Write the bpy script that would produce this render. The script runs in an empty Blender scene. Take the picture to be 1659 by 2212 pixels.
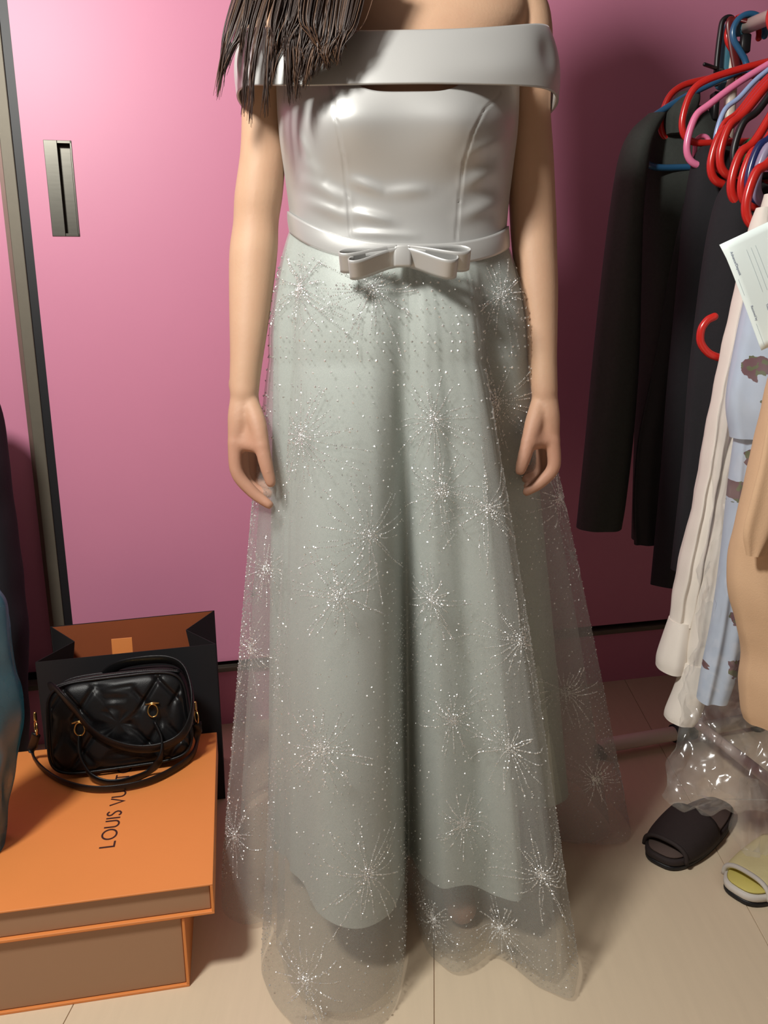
import bpy, bmesh, math, random
import numpy as np
from mathutils import Matrix, Vector
random.seed(7); rng = np.random.default_rng(11)
C = bpy.context.scene.collection
scene = bpy.context.scene
A3 = lambda *v: np.array(v, float)

# ------------------------------------------------------------------ camera, world, lamp, exposure
CAM_H, PITCH, ROLL, FPX = 0.95, math.radians(13.0), math.radians(0.75), 1750.0
W_, H_ = 1659.0, 2212.0
FW = A3(0, math.cos(PITCH), -math.sin(PITCH)); _R0 = A3(1, 0, 0); _U0 = A3(0, math.sin(PITCH), math.cos(PITCH))
RT = math.cos(ROLL)*_R0 - math.sin(ROLL)*_U0
UP = math.sin(ROLL)*_R0 + math.cos(ROLL)*_U0
CP = A3(0, 0, CAM_H)
cam_data = bpy.data.cameras.new('camera'); cam = bpy.data.objects.new('camera', cam_data); C.objects.link(cam)
cam_data.sensor_fit = 'VERTICAL'; cam_data.sensor_height = 36.0; cam_data.lens = 36.0*FPX/H_; cam_data.clip_start = 0.02
M = Matrix.Identity(4)
for i in range(3):
    M[i][0] = RT[i]; M[i][1] = UP[i]; M[i][2] = -FW[i]; M[i][3] = CP[i]
cam.matrix_world = M
scene.camera = cam
world = bpy.data.worlds.new('world'); scene.world = world; world.use_nodes = True
world.node_tree.nodes['Background'].inputs[0].default_value = (0.9, 0.95, 1.0, 1)
world.node_tree.nodes['Background'].inputs[1].default_value = 0.02
LAMP_POS = A3(-0.66, 0.31, 1.90)
ld = bpy.data.lights.new('lamp_light', 'POINT'); ld.energy = 112.0; ld.shadow_soft_size = 0.12; ld.color = (1.0, 0.985, 0.93)
lamp_light = bpy.data.objects.new('lamp_light', ld); C.objects.link(lamp_light); lamp_light.location = LAMP_POS
scene.view_settings.view_transform = 'Standard'; scene.view_settings.look = 'None'
scene.view_settings.exposure = 0.0; scene.view_settings.gamma = 1.0; scene.view_settings.use_curve_mapping = False
scene.cycles.transparent_max_bounces = 24; scene.cycles.max_bounces = 8

def ray(x, y): return FW + RT*((x-W_/2)/FPX) - UP*((y-H_/2)/FPX)
def onfloor(x, y, z=0.0):
    d = ray(x, y); return CP + d*((z-CP[2])/d[2])
def at(x, y, Y):
    d = ray(x, y); return CP + d*(Y/d[1])
def project(P):
    v = np.asarray(P, float)-CP; z = v@FW
    return W_/2+FPX*(v@RT)/z, H_/2-FPX*(v@UP)/z, z

# ------------------------------------------------------------------ materials
def srgb(r, g, b):
    f = lambda c: ((c/255+0.055)/1.055)**2.4 if c/255 > 0.04045 else c/255/12.92
    return (f(r), f(g), f(b), 1.0)
MATS = {}
def mat(name, col, rough=0.6, metal=0.0, var=0.08, scale=30.0, bump=0.0, bscale=200.0, sheen=0.0, spec=0.5, sss=0.0, coat=0.0, stretch=None, var_col=None, emit=None):
    if name in MATS: return MATS[name]
    m = bpy.data.materials.new(name); m.use_nodes = True; nt = m.node_tree; N = nt.nodes; L = nt.links
    b = N['Principled BSDF']
    b.inputs['Roughness'].default_value = rough; b.inputs['Metallic'].default_value = metal
    b.inputs['Specular IOR Level'].default_value = spec
    if sheen: b.inputs['Sheen Weight'].default_value = sheen; b.inputs['Sheen Roughness'].default_value = 0.4
    if coat: b.inputs['Coat Weight'].default_value = coat; b.inputs['Coat Roughness'].default_value = 0.15
    if sss:
        b.inputs['Subsurface Weight'].default_value = sss; b.inputs['Subsurface Radius'].default_value = (0.012, 0.005, 0.003)
        b.inputs['Subsurface Scale'].default_value = 0.5
    tc = N.new('ShaderNodeTexCoord'); mp = N.new('ShaderNodeMapping'); L.new(tc.outputs['Object'], mp.inputs[0])
    if stretch: mp.inputs['Scale'].default_value = stretch
    nz = N.new('ShaderNodeTexNoise'); nz.inputs['Scale'].default_value = scale; nz.inputs['Detail'].default_value = 5
    L.new(mp.outputs[0], nz.inputs[0])
    mx = N.new('ShaderNodeMix'); mx.data_type = 'RGBA'
    c1 = col if col[3:] else (*col, 1)
    c2 = var_col if var_col else tuple(c*(1-var*2) for c in c1[:3])+(1,)
    L.new(nz.outputs[0], mx.inputs[0]); mx.inputs[6].default_value = c1; mx.inputs[7].default_value = c2
    if not var_col:
        mx.inputs[6].default_value = tuple(min(1, c*(1+var)) for c in c1[:3])+(1,)
        mx.inputs[7].default_value = tuple(c*(1-var) for c in c1[:3])+(1,)
    L.new(mx.outputs[2], b.inputs['Base Color'])
    if bump:
        n2 = N.new('ShaderNodeTexNoise'); n2.inputs['Scale'].default_value = bscale; L.new(mp.outputs[0], n2.inputs[0])
        bp = N.new('ShaderNodeBump'); bp.inputs['Strength'].default_value = bump; bp.inputs['Distance'].default_value = 0.002
        L.new(n2.outputs[0], bp.inputs['Height']); L.new(bp.outputs[0], b.inputs['Normal'])
    if emit:
        b.inputs['Emission Color'].default_value = emit[0]; b.inputs['Emission Strength'].default_value = emit[1]
    MATS[name] = m; return m

def sheer(name, col, opacity, gloss=0.0, rough=0.2, scale=900.0, opvar=0.4, transl=0.5):
    m = bpy.data.materials.new(name); m.use_nodes = True; nt = m.node_tree; N = nt.nodes; L = nt.links
    N.remove(N['Principled BSDF']); out = N['Material Output']
    tr = N.new('ShaderNodeBsdfTransparent'); df = N.new('ShaderNodeBsdfDiffuse'); tl = N.new('ShaderNodeBsdfTranslucent')
    df.inputs[0].default_value = col; tl.inputs[0].default_value = col
    m1 = N.new('ShaderNodeMixShader'); m1.inputs[0].default_value = transl; L.new(df.outputs[0], m1.inputs[1]); L.new(tl.outputs[0], m1.inputs[2])
    tc = N.new('ShaderNodeTexCoord'); nz = N.new('ShaderNodeTexNoise'); nz.inputs['Scale'].default_value = scale
    nz.inputs['Detail'].default_value = 2; L.new(tc.outputs['Object'], nz.inputs[0])
    mr = N.new('ShaderNodeMapRange'); L.new(nz.outputs[0], mr.inputs[0]); mr.inputs[1].default_value = 0.3; mr.inputs[2].default_value = 0.7
    mr.inputs[3].default_value = opacity*(1-opvar); mr.inputs[4].default_value = opacity*(1+opvar)
    m2 = N.new('ShaderNodeMixShader'); L.new(mr.outputs[0], m2.inputs[0]); L.new(tr.outputs[0], m2.inputs[1]); L.new(m1.outputs[0], m2.inputs[2])
    last = m2
    if gloss:
        gl = N.new('ShaderNodeBsdfGlossy'); gl.inputs['Roughness'].default_value = rough; gl.inputs[0].default_value = (1, 1, 1, 1)
        m3 = N.new('ShaderNodeMixShader'); m3.inputs[0].default_value = gloss; L.new(m2.outputs[0], m3.inputs[1]); L.new(gl.outputs[0], m3.inputs[2]); last = m3
    L.new(last.outputs[0], out.inputs[0]); MATS[name] = m; return m

PINK = mat('pink_laminate', srgb(216, 138, 168), 0.45, var=0.02, scale=8)
ALU = mat('aluminium', srgb(112, 106, 94), 0.55, 0.45, var=0.06, scale=60)
BLACKRUB = mat('black_rubber', srgb(18, 19, 24), 0.5)
STEEL = mat('brushed_steel', srgb(88, 86, 80), 0.32, 1.0, var=0.12, scale=25, stretch=(1, 1, 12))
FLOORM = mat('beige_vinyl', srgb(226, 206, 178), 0.42, var=0.05, scale=9, stretch=(9, 0.7, 1), bump=0.05, bscale=60)
WHITEWALL = mat('grey_paint', srgb(92, 86, 84), 0.8, var=0.02)
SATIN = mat('silver_satin', srgb(192, 192, 190), 0.40, 0.35, var=0.02, scale=6, bump=0.03, bscale=900, sheen=0.2)
LINING = mat('mint_lining', srgb(200, 208, 203), 0.42, 0.1, var=0.03, scale=5, sheen=0.2)
TULLE = sheer('silver_tulle', srgb(210, 213, 210), 0.31, scale=1400, opvar=0.35)
GLITTER = mat('silver_glitter', (0.85, 0.87, 0.86, 1), 0.3, 0.7, var=0.2, scale=400)
SKIN = mat('skin', srgb(205, 170, 140), 0.6, var=0.05, scale=18, bump=0.1, bscale=260, sss=0.12, var_col=srgb(194, 152, 124))
HAIR = mat('brown_hair', srgb(30, 21, 19), 0.42, var=0.3, scale=60, stretch=(1, 1, 0.15), var_col=srgb(62, 42, 32))
HAIR2 = mat('brown_hair_light', srgb(104, 74, 50), 0.45, var=0.3, scale=60, stretch=(1, 1, 0.15), var_col=srgb(70, 46, 32))
ORANGE = mat('orange_board', srgb(230, 142, 74), 0.55, var=0.03, scale=12)
TAUPE = mat('taupe_board', srgb(170, 132, 102), 0.6, var=0.03, scale=10)
INK = mat('dark_brown_ink', srgb(60, 28, 26), 0.6)
BLEATH = mat('black_leather', srgb(15, 15, 17), 0.42, var=0.15, scale=90, bump=0.12, bscale=700, spec=0.35)
GOLD = mat('gold_metal', srgb(205, 170, 105), 0.25, 1.0, var=0.1)
BPAPER = mat('black_paper', srgb(20, 20, 24), 0.7, var=0.1)
BROWNIN = mat('brown_paper', srgb(150, 78, 42), 0.7, var=0.08, scale=20)
DARKFAB = mat('dark_navy_fabric', srgb(22, 22, 30), 0.85, var=0.2, scale=40, bump=0.2)
RACKW = mat('white_tube', srgb(222, 210, 196), 0.4, var=0.03)
TEALJ = mat('teal_joint', srgb(70, 125, 145), 0.5, var=0.06)
DKTEAL = mat('dark_green_joint', srgb(25, 48, 50), 0.5, var=0.1)
REDP = mat('red_plastic', srgb(196, 40, 32), 0.25, var=0.05, coat=0.3)
MAROON = mat('maroon_plastic', srgb(95, 26, 26), 0.35, var=0.05)
BLUEP = mat('blue_plastic', srgb(42, 92, 130), 0.28, var=0.05, coat=0.3)
NAVYP = mat('navy_plastic', srgb(30, 42, 92), 0.28, var=0.05, coat=0.3)
PINKP = mat('pink_plastic', srgb(232, 128, 168), 0.28, var=0.05, coat=0.3)
LBLUEP = mat('pale_blue_plastic', srgb(150, 175, 215), 0.28, var=0.05, coat=0.3)
LAVP = mat('lavender_plastic', srgb(150, 142, 170), 0.3, var=0.05, coat=0.3)
GREENP = mat('green_plastic', srgb(70, 122, 80), 0.35, var=0.05)
BLACKP = mat('black_plastic', srgb(22, 22, 24), 0.4, var=0.1)
COATM = mat('charcoal_wool', srgb(56, 60, 56), 0.95, var=0.15, scale=150, bump=0.3, bscale=500)
BLACKC = mat('black_cloth', srgb(26, 26, 30), 0.9, var=0.15, scale=60, bump=0.2)
CHARC = mat('dark_grey_cloth', srgb(44, 42, 44), 0.9, var=0.15, scale=60, bump=0.2)
CREAM = mat('cream_cotton', srgb(226, 218, 208), 0.8, var=0.03, scale=30, bump=0.1, bscale=400)
BEIGE = mat('beige_cotton', srgb(208, 172, 138), 0.8, var=0.05, scale=30, bump=0.15, bscale=500)
BROWNSL = mat('dark_brown_slipper', srgb(44, 34, 33), 0.8, var=0.12, scale=60, bump=0.2, bscale=300)
BROWNBED = mat('brown_footbed', srgb(86, 70, 64), 0.8, var=0.1, scale=50)
YELLOWSL = mat('cream_slipper', srgb(232, 220, 165), 0.75, var=0.04, scale=60, bump=0.15, bscale=300)
YELLOWIN = mat('yellow_lining', srgb(214, 200, 112), 0.8, var=0.06)
PALERIM = mat('pale_rim', srgb(212, 206, 198), 0.7, var=0.04)
PAPER = mat('mint_paper', srgb(238, 250, 248), 0.7, var=0.015, scale=15)
PRINT = mat('grey_print', srgb(120, 130, 158), 0.7)
RULE = mat('grey_rule', srgb(170, 182, 190), 0.7)
TEALF = sheer('teal_plastic_film', srgb(36, 116, 138), 0.8, gloss=0.12, rough=0.25, scale=14, opvar=0.25)
FILM = sheer('clear_film', srgb(225, 225, 222), 0.10, gloss=0.06, rough=0.16, scale=25, opvar=0.7, transl=0.4)
EYEW = mat('eye_white', srgb(225, 222, 216), 0.3); IRIS = mat('iris_brown', srgb(50, 32, 22), 0.25)
LAMPW = mat('lamp_white', srgb(240, 238, 232), 0.5)

def floral_mat():
    m = bpy.data.materials.new('floral_shirt_cloth'); m.use_nodes = True; nt = m.node_tree; N = nt.nodes; L = nt.links; b = N['Principled BSDF']
    b.inputs['Roughness'].default_value = 0.75
    tc = N.new('ShaderNodeTexCoord'); sx_ = N.new('ShaderNodeSeparateXYZ'); mp = N.new('ShaderNodeCombineXYZ'); L.new(tc.outputs['Object'], sx_.inputs[0]); L.new(sx_.outputs[0], mp.inputs[0]); L.new(sx_.outputs[2], mp.inputs[1])
    nz = N.new('ShaderNodeTexNoise'); nz.inputs['Scale'].default_value = 90; L.new(mp.outputs[0], nz.inputs[0])
    ad = N.new('ShaderNodeMix'); ad.data_type = 'RGBA'; ad.blend_type = 'LINEAR_LIGHT'; ad.inputs[0].default_value = 0.012
    L.new(mp.outputs[0], ad.inputs[6]); L.new(nz.outputs[1], ad.inputs[7])
    vo = N.new('ShaderNodeTexVoronoi'); vo.voronoi_dimensions = '2D'; vo.inputs['Scale'].default_value = 15; vo.inputs['Randomness'].default_value = 0.55; L.new(ad.outputs[2], vo.inputs[0])
    lt = N.new('ShaderNodeMath'); lt.operation = 'LESS_THAN'; lt.inputs[1].default_value = 0.25; L.new(vo.outputs['Distance'], lt.inputs[0])
    cr = N.new('ShaderNodeValToRGB'); cr.color_ramp.interpolation = 'CONSTANT'
    e = cr.color_ramp.elements; e[0].color = srgb(92, 98, 62); e[1].position = 0.45; e[1].color = srgb(104, 66, 74)
    e.new(0.8).color = srgb(110, 150, 190)
    sp = N.new('ShaderNodeTexNoise'); sp.inputs['Scale'].default_value = 60; L.new(mp.outputs[0], sp.inputs[0])
    L.new(sp.outputs[0], cr.inputs[0])
    mx = N.new('ShaderNodeMix'); mx.data_type = 'RGBA'; L.new(lt.outputs[0], mx.inputs[0]); mx.inputs[6].default_value = srgb(188, 202, 222); L.new(cr.outputs[0], mx.inputs[7])
    L.new(mx.outputs[2], b.inputs['Base Color']); return m
FLORAL = floral_mat()

# ------------------------------------------------------------------ mesh helpers
def tag(o, label=None, cat=None, group=None, kind=None):
    if label: o['label'] = label
    if cat: o['category'] = cat
    if group: o['group'] = group
    if kind: o['kind'] = kind
    return o
def rootloc(p):
    v = Vector((0, 0, 0))
    while p is not None: v = v + p.location; p = p.parent
    return A3(*v)
def obj(name, verts, faces, m, parent=None, smooth=True, origin=None):
    """verts in world space; kept in place under an unrotated parent"""
    verts = np.asarray(verts, float)
    base = rootloc(parent)
    loc = A3(0, 0, 0)
    if parent is None and origin is not None: loc = np.asarray(origin, float)
    me = bpy.data.meshes.new(name); me.from_pydata((verts-base-loc).tolist(), [], [list(map(int, f)) for f in faces]); me.update()
    me.materials.append(m)
    if smooth: me.shade_smooth()
    o = bpy.data.objects.new(name, me); C.objects.link(o); o.location = loc
    if parent is not None: o.parent = parent
    return o
def thing(name, label, cat, loc, group=None):
    o = bpy.data.objects.new(name, None); C.objects.link(o); o.location = Vector([float(v) for v in loc]); o.empty_display_size = 0.05
    return tag(o, label, cat, group)
def struct(o): o['kind'] = 'structure'; return o
class MB:
    def __init__(s): s.v = []; s.f = []
    def add(s, v, f):
        n = len(s.v); s.v += [tuple(map(float, p)) for p in v]; s.f += [tuple(int(i)+n for i in q) for q in f]; return s
    def out(s, name, m, parent=None, smooth=True, origin=None): return obj(name, s.v, s.f, m, parent, smooth, origin)
def grid_faces(nr, nc, closed=True, flip=False):
    f = []
    for i in range(nr-1):
        for j in range(nc if closed else nc-1):
            k = (j+1) % nc
            q = (i*nc+j, i*nc+k, (i+1)*nc+k, (i+1)*nc+j)
            f.append(q[::-1] if flip else q)
    return f
def loft(rows, caps=True, flip=False, sharp=False):
    """rows: (nr,nc,3) closed rings"""
    rows = np.asarray(rows, float); nr, nc, _ = rows.shape
    v = rows.reshape(-1, 3).tolist(); f = grid_faces(nr, nc, True, flip)
    if caps:
        for r, rev in ((0, True), (nr-1, False)):
            ci = len(v); v.append(rows[r].mean(0).tolist()); ofs = r*nc
            if sharp: ofs = len(v); v += rows[r].tolist()
            for j in range(nc):
                a, b = ofs+j, ofs+(j+1) % nc
                t = (ci, b, a) if rev else (ci, a, b)
                f.append(t[::-1] if flip else t)
    return v, f
def spline(pts, n, closed=False):
    """Catmull-Rom through rows of any dimension"""
    P = np.asarray(pts, float); k = len(P)
    if closed:
        t = np.linspace(0, k, n, endpoint=False)
    else:
        t = np.linspace(0, k-1, n)
    out = np.zeros((n, P.shape[1]))
    for q, tt in enumerate(t):
        i = int(math.floor(tt)); u = tt-i
        if closed: p0, p1, p2, p3 = P[(i-1) % k], P[i % k], P[(i+1) % k], P[(i+2) % k]
        else:
            if i >= k-1: i, u = k-2, 1.0
            p1, p2 = P[i], P[i+1]; p0 = P[i-1] if i > 0 else 2*p1-p2; p3 = P[i+2] if i+2 < k else 2*p2-p1
        out[q] = 0.5*((2*p1)+(-p0+p2)*u+(2*p0-5*p1+4*p2-p3)*u*u+(-p0+3*p1-3*p2+p3)*u**3)
    return out
def frames(P):
    P = np.asarray(P, float); T = np.gradient(P, axis=0); T /= np.linalg.norm(T, axis=1)[:, None]+1e-12
    n = np.cross(T[0], A3(0, 0, 1))
    if np.linalg.norm(n) < 1e-3: n = np.cross(T[0], A3(0, 1, 0))
    n /= np.linalg.norm(n); Ns = [n]
    for i in range(1, len(P)):
        n = Ns[-1]-T[i]*(Ns[-1]@T[i]); n /= np.linalg.norm(n)+1e-12; Ns.append(n)
    Ns = np.array(Ns); return T, Ns, np.cross(T, Ns)
def tube(path, rad, seg=10, flat=None, side=None, caps=True):
    """rad scalar/array; flat=(a,b) scale along side vector and its normal"""
    P = np.asarray(path, float); n = len(P); r = np.ones(n)*rad if np.isscalar(rad) else np.asarray(rad, float)
    T, N, B = frames(P)
    if side is not None:
        sd = np.asarray(side, float); sd = np.tile(sd, (n, 1)) if sd.ndim == 1 else sd
        N = sd-T*np.sum(sd*T, 1)[:, None]; N /= np.linalg.norm(N, axis=1)[:, None]+1e-9; B = np.cross(T, N)
    a, b = flat if flat else (1, 1)
    th = np.linspace(0, 2*math.pi, seg, endpoint=False)
    rows = P[:, None, :]+r[:, None, None]*(a*np.cos(th)[None, :, None]*N[:, None, :]+b*np.sin(th)[None, :, None]*B[:, None, :])
    return loft(rows, caps)
def caps_tube(path, rad, seg=12):
    """tube with rounded ends"""
    P = np.asarray(path, float); n = len(P); r = np.ones(n)*rad if np.isscalar(rad) else np.asarray(rad, float)
    d0 = P[0]-P[1]; d0 /= np.linalg.norm(d0); d1 = P[-1]-P[-2]; d1 /= np.linalg.norm(d1)
    pre = [(P[0]+d0*r[0]*math.sin(a), r[0]*math.cos(a)) for a in (1.45, 1.1, 0.7, 0.35)]
    post = [(P[-1]+d1*r[-1]*math.sin(a), r[-1]*math.cos(a)) for a in (0.35, 0.7, 1.1, 1.45)]
    PP = np.array([p for p, _ in pre]+list(P)+[p for p, _ in post]); RR = np.array([q for _, q in pre]+list(r)+[q for _, q in post])
    return tube(PP, RR, seg)
def boxv(x0, x1, y0, y1, z0, z1):
    v = [(x, y, z) for x in (x0, x1) for y in (y0, y1) for z in (z0, z1)]
    return v, [(0, 1, 3, 2), (4, 6, 7, 5), (0, 4, 5, 1), (2, 3, 7, 6), (0, 2, 6, 4), (1, 5, 7, 3)]
def bevbox(x0, x1, y0, y1, z0, z1, w=0.002, seg=2):
    bm = bmesh.new(); v, f = boxv(x0, x1, y0, y1, z0, z1); vs = [bm.verts.new(p) for p in v]
    for q in f: bm.faces.new([vs[i] for i in q])
    bmesh.ops.recalc_face_normals(bm, faces=bm.faces[:])
    bmesh.ops.bevel(bm, geom=bm.edges[:], offset=w, segments=seg, affect='EDGES', profile=0.5)
    bm.verts.index_update(); out = [tuple(p.co) for p in bm.verts], [tuple(p.index for p in q.verts) for q in bm.faces]; bm.free(); return out
def xf(v, o, ex, ey, ez=A3(0, 0, 1)):
    v = np.asarray(v, float); return np.asarray(o)+v[:, :1]*ex+v[:, 1:2]*ey+v[:, 2:3]*ez
def ellipsoid(c, r, nu=20, nv=14):
    th = np.linspace(0, 2*math.pi, nu, endpoint=False); ph = np.linspace(0.02, math.pi-0.02, nv)
    rows = [[(c[0]+r[0]*math.sin(p)*math.cos(t), c[1]+r[1]*math.sin(p)*math.sin(t), c[2]-r[2]*math.cos(p)) for t in th] for p in ph]
    return loft(rows)
def shell(verts, faces, t):
    """solid sheet: duplicates a sheet t behind itself along vertex normals with a rim"""
    bm = bmesh.new(); vs = [bm.verts.new(p) for p in verts]
    for q in faces: bm.faces.new([vs[i] for i in q])
    bm.normal_update(); g = bmesh.ops.solidify(bm, geom=bm.faces[:], thickness=t)
    bm.verts.index_update(); out = [tuple(p.co) for p in bm.verts], [tuple(p.index for p in q.verts) for q in bm.faces]; bm.free(); return out
def vnoise(P, s, seed=0):
    """cheap smooth pseudo noise, -1..1"""
    P = np.asarray(P, float)*s; r = np.random.default_rng(seed); o = np.zeros(P.shape[:-1])
    for k in range(6):
        w = r.normal(size=3); w *= (0.6+0.35*k)/np.linalg.norm(w); o += np.sin(P@w*6.283+r.uniform(0, 6.28))/(1+0.3*k)
    return o/3.2
def interp(z, tab):
    t = np.array(sorted(tab)); return [np.interp(z, t[:, 0], t[:, k]) for k in range(1, t.shape[1])]
def text_mesh(body, size):
    cu = bpy.data.curves.new('t', 'FONT'); cu.body = body; cu.size = size; o = bpy.data.objects.new('t', cu); C.objects.link(o)
    me = bpy.data.meshes.new_from_object(o.evaluated_get(bpy.context.evaluated_depsgraph_get()))
    v = np.array([tuple(p.co) for p in me.vertices]); f = [tuple(p.vertices) for p in me.polygons]
    bpy.data.objects.remove(o); bpy.data.curves.remove(cu); bpy.data.meshes.remove(me); return v, f

# ------------------------------------------------------------------ room shell
YAW = math.radians(12); WD = A3(math.cos(YAW), math.sin(YAW), 0); WN = A3(math.sin(YAW), -math.cos(YAW), 0)
WC = onfloor(1248, 1481)@WN
def wp(s, z, o=0.0): return WD*s+WN*(WC+o)+A3(0, 0, z)
def wbox(s0, s1, o0, o1, z0, z1, bev=None):
    """box in wall space: s along the wall, o out of it, z up"""
    v, f = bevbox(s0, s1, -o1, -o0, z0, z1, bev) if bev else boxv(s0, s1, -o1, -o0, z0, z1)
    return xf(v, WN*WC, WD, -WN), f
# floor of wide vinyl planks, joints recessed
fl = MB(); fl.add(*boxv(-2.0, 1.9, -1.3, 2.6, -0.05, -0.003))
floor = struct(obj('floor', fl.v, fl.f, mat('dark_joint', srgb(188, 164, 138), 0.8), None, False))
PA = math.radians(3.5); pe = A3(math.cos(PA), -math.sin(PA), 0); pf = A3(math.sin(PA), math.cos(PA), 0)
seam = onfloor(938, 2160)
plank_me = None
for i in range(-4, 4):
    for j in range(-1, 2):
        v, f = bevbox(i*0.52+0.0006, (i+1)*0.52-0.0006, j*2.0+0.0006-0.55, (j+1)*2.0-0.0006-0.55, -0.004, 0.0, 0.0004, 1)
        w = xf(v, A3(seam[0], seam[1], 0), pe, pf)
        if w[:, 0].min() < -2.2 or w[:, 0].max() > 2.1: continue
        obj('plank', w, f, FLOORM, floor, False)
wb = MB(); wb.add(*wbox(-2.2, 2.2, -0.14, -0.08, 0, 2.45)); struct(obj('wall_back', wb.v, wb.f, WHITEWALL, None, False))
for nm, b in (('wall_left', (-2.05, -2.0, -1.3, 2.0)), ('wall_right', (1.9, 1.95, -1.3, 2.5)), ('wall_front', (-2.0, 1.9, -1.35, -1.3))):
    v, f = boxv(*b, 0, 2.45); struct(obj(nm, v, f, WHITEWALL, None, False))
v, f = boxv(-2.05, 1.95, -1.35, 2.6, 2.45, 2.5); struct(obj('ceiling', v, f, WHITEWALL, None, False))
# sliding door with a recessed pull
HS0, HS1, HZ0, HZ1 = -0.296, -0.242, 1.137, 1.322
door = MB(); S0, S1, Z0, Z1 = -0.336, 1.95, 0.166, 2.32
for a0, a1, b0, b1 in ((S0, HS0, Z0, Z1), (HS1, S1, Z0, Z1), (HS0, HS1, Z0, HZ0), (HS0, HS1, HZ1, Z1)):
    door.add(*wbox(a0, a1, -0.03, 0.0, b0, b1))
d1 = struct(door.out('door_1', PINK, None, False))
v, f = wbox(S0-0.0175, S0, -0.03, -0.0008, Z0, Z1); tag(obj('edge_strip', v, f, BLACKRUB, d1, False), 'black rubber strip along the door edge')
v, f = wbox(S0-0.041, S0-0.0175, -0.03, 0.004, Z0, Z1, 0.0015); tag(obj('edge_profile', v, f, ALU, d1, False), 'grey aluminium edge profile')
v, f = wbox(S0-0.052, S0-0.041, -0.03, -0.012, Z0, Z1); obj('profile_return', v, f, mat('shaded_return_brown', srgb(120, 95, 88), 0.5, 0.4), d1, False)  # brown colour stands in for shade on the side of the frame
hp = MB()
hp.add(*wbox(HS0, HS0+0.026, -0.004, 0.0016, HZ0, HZ1, 0.0007))           # flat flange
hp.add(*wbox(HS0+0.026, HS1, -0.004, 0.0016, HZ0, HZ0+0.006, 0.0007)); hp.add(*wbox(HS0+0.026, HS1, -0.004, 0.0016, HZ1-0.006, HZ1, 0.0007))
hp.add(*wbox(HS1-0.004, HS1, -0.016, 0.0016, HZ0, HZ1, 0.0007))
hd = tag(hp.out('handle', STEEL, d1, False), 'brushed steel recessed pull plate')
pk = MB(); pk.add(*wbox(HS0, HS1-0.004, -0.017, -0.015, HZ0, HZ1)); pk.add(*wbox(HS0+0.026, HS1-0.004, -0.015, -0.004, HZ0, HZ0+0.006)); pk.add(*wbox(HS0+0.024, HS0+0.026, -0.015, -0.004, HZ0, HZ1))
pk.out('pocket', STEEL, hd, False)
d2m = MB(); d2m.add(*wbox(-1.6, S0-0.052, -0.06, -0.035, Z0, Z1)); struct(d2m.out('door_2', PINK, None, False))
v, f = wbox(-1.7, 2.0, -0.08, 0.006, 0.140, 0.153, 0.002); struct(obj('trim_1', v, f, ALU, None, False))
v, f = wbox(-1.7, 2.0, -0.08, -0.03, 0.153, 0.17); struct(obj('gap_shade', v, f, BLACKRUB, None, False))  # black strip painting the shade of the open gap between doors and track
v, f = wbox(-1.7, 2.0, -0.08, -0.004, 0.0, 0.140); struct(obj('baseboard_back', v, f, PINK, None, False))
v, f = wbox(-1.7, 2.0, -0.09, 0.02, 2.32, 2.45); struct(obj('trim_3', v, f, PINK, None, False))
# ceiling lamp that carries the light
cl = thing('ceiling_lamp', 'white ceiling lamp with a short stem hanging from the ceiling', 'lamp', (LAMP_POS[0], LAMP_POS[1], 2.45))
th = np.linspace(0, 2*math.pi, 32, endpoint=False)
def disc(c, prof, n=32):
    t = np.linspace(0, 2*math.pi, n, endpoint=False); return loft([[(c[0]+r*math.cos(a), c[1]+r*math.sin(a), z) for a in t] for r, z in prof])
v, f = disc(LAMP_POS, [(0.02, 2.449), (0.07, 2.445), (0.06, 2.425), (0.02, 2.42)]); obj('canopy', v, f, LAMPW, cl)
v, f = tube([(LAMP_POS[0], LAMP_POS[1], 2.425), (LAMP_POS[0], LAMP_POS[1], LAMP_POS[2]+.17)], 0.006); obj('stem', v, f, LAMPW, cl)
v, f = disc(LAMP_POS, [(0.006, LAMP_POS[2]+.185), (0.02, LAMP_POS[2]+.18), (0.022, LAMP_POS[2]+.145), (0.006, LAMP_POS[2]+.143)]); obj('socket', v, f, LAMPW, cl)

# ------------------------------------------------------------------ the woman in the gown
PX, PY = 0.027, 1.25          # body axis
person = thing('person', 'person in a long silver off-shoulder gown standing with both arms hanging', 'person', (PX, PY, 0))
# z, half width, front depth, back depth
TORSO = [(1.47, .045, .035, .050), (1.445, .11, .040, .060), (1.42, .165, .052, .078), (1.39, .185, .068, .092), (1.36, .188, .082, .098), (1.335, .176, .094, .1), (1.32, .162, .100, .100), (1.28, .164, .116, .100),
         (1.24, .164, .130, .098), (1.205, .162, .136, .096), (1.17, .158, .124, .093), (1.13, .154, .106, .090), (1.08, .150, .101, .088), (1.03, .156, .104, .096), (0.96, .168, .106, .112), (0.90, .174, .106, .118), (0.84, .172, .104, .112)]
_tt = np.array(sorted(TORSO)); _zd = np.linspace(.84, 1.47, 400); _td = np.stack([np.interp(_zd, _tt[:, 0], _tt[:, k]) for k in (1, 2, 3)], 1)
_kr = np.exp(-(np.arange(-24, 25)*(_zd[1]-_zd[0])/.012)**2); _kr /= _kr.sum()
_ts = np.stack([np.convolve(np.pad(_td[:, k], 24, mode='edge'), _kr, mode='valid') for k in range(3)], 1)
TORSO = [tuple([_zd[i]]+list(_ts[i])) for i in range(400)]; _TA = np.array(TORSO)
def interp(z, tab): return [np.interp(z, _TA[:, 0], _TA[:, k]) for k in (1, 2, 3)]
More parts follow.
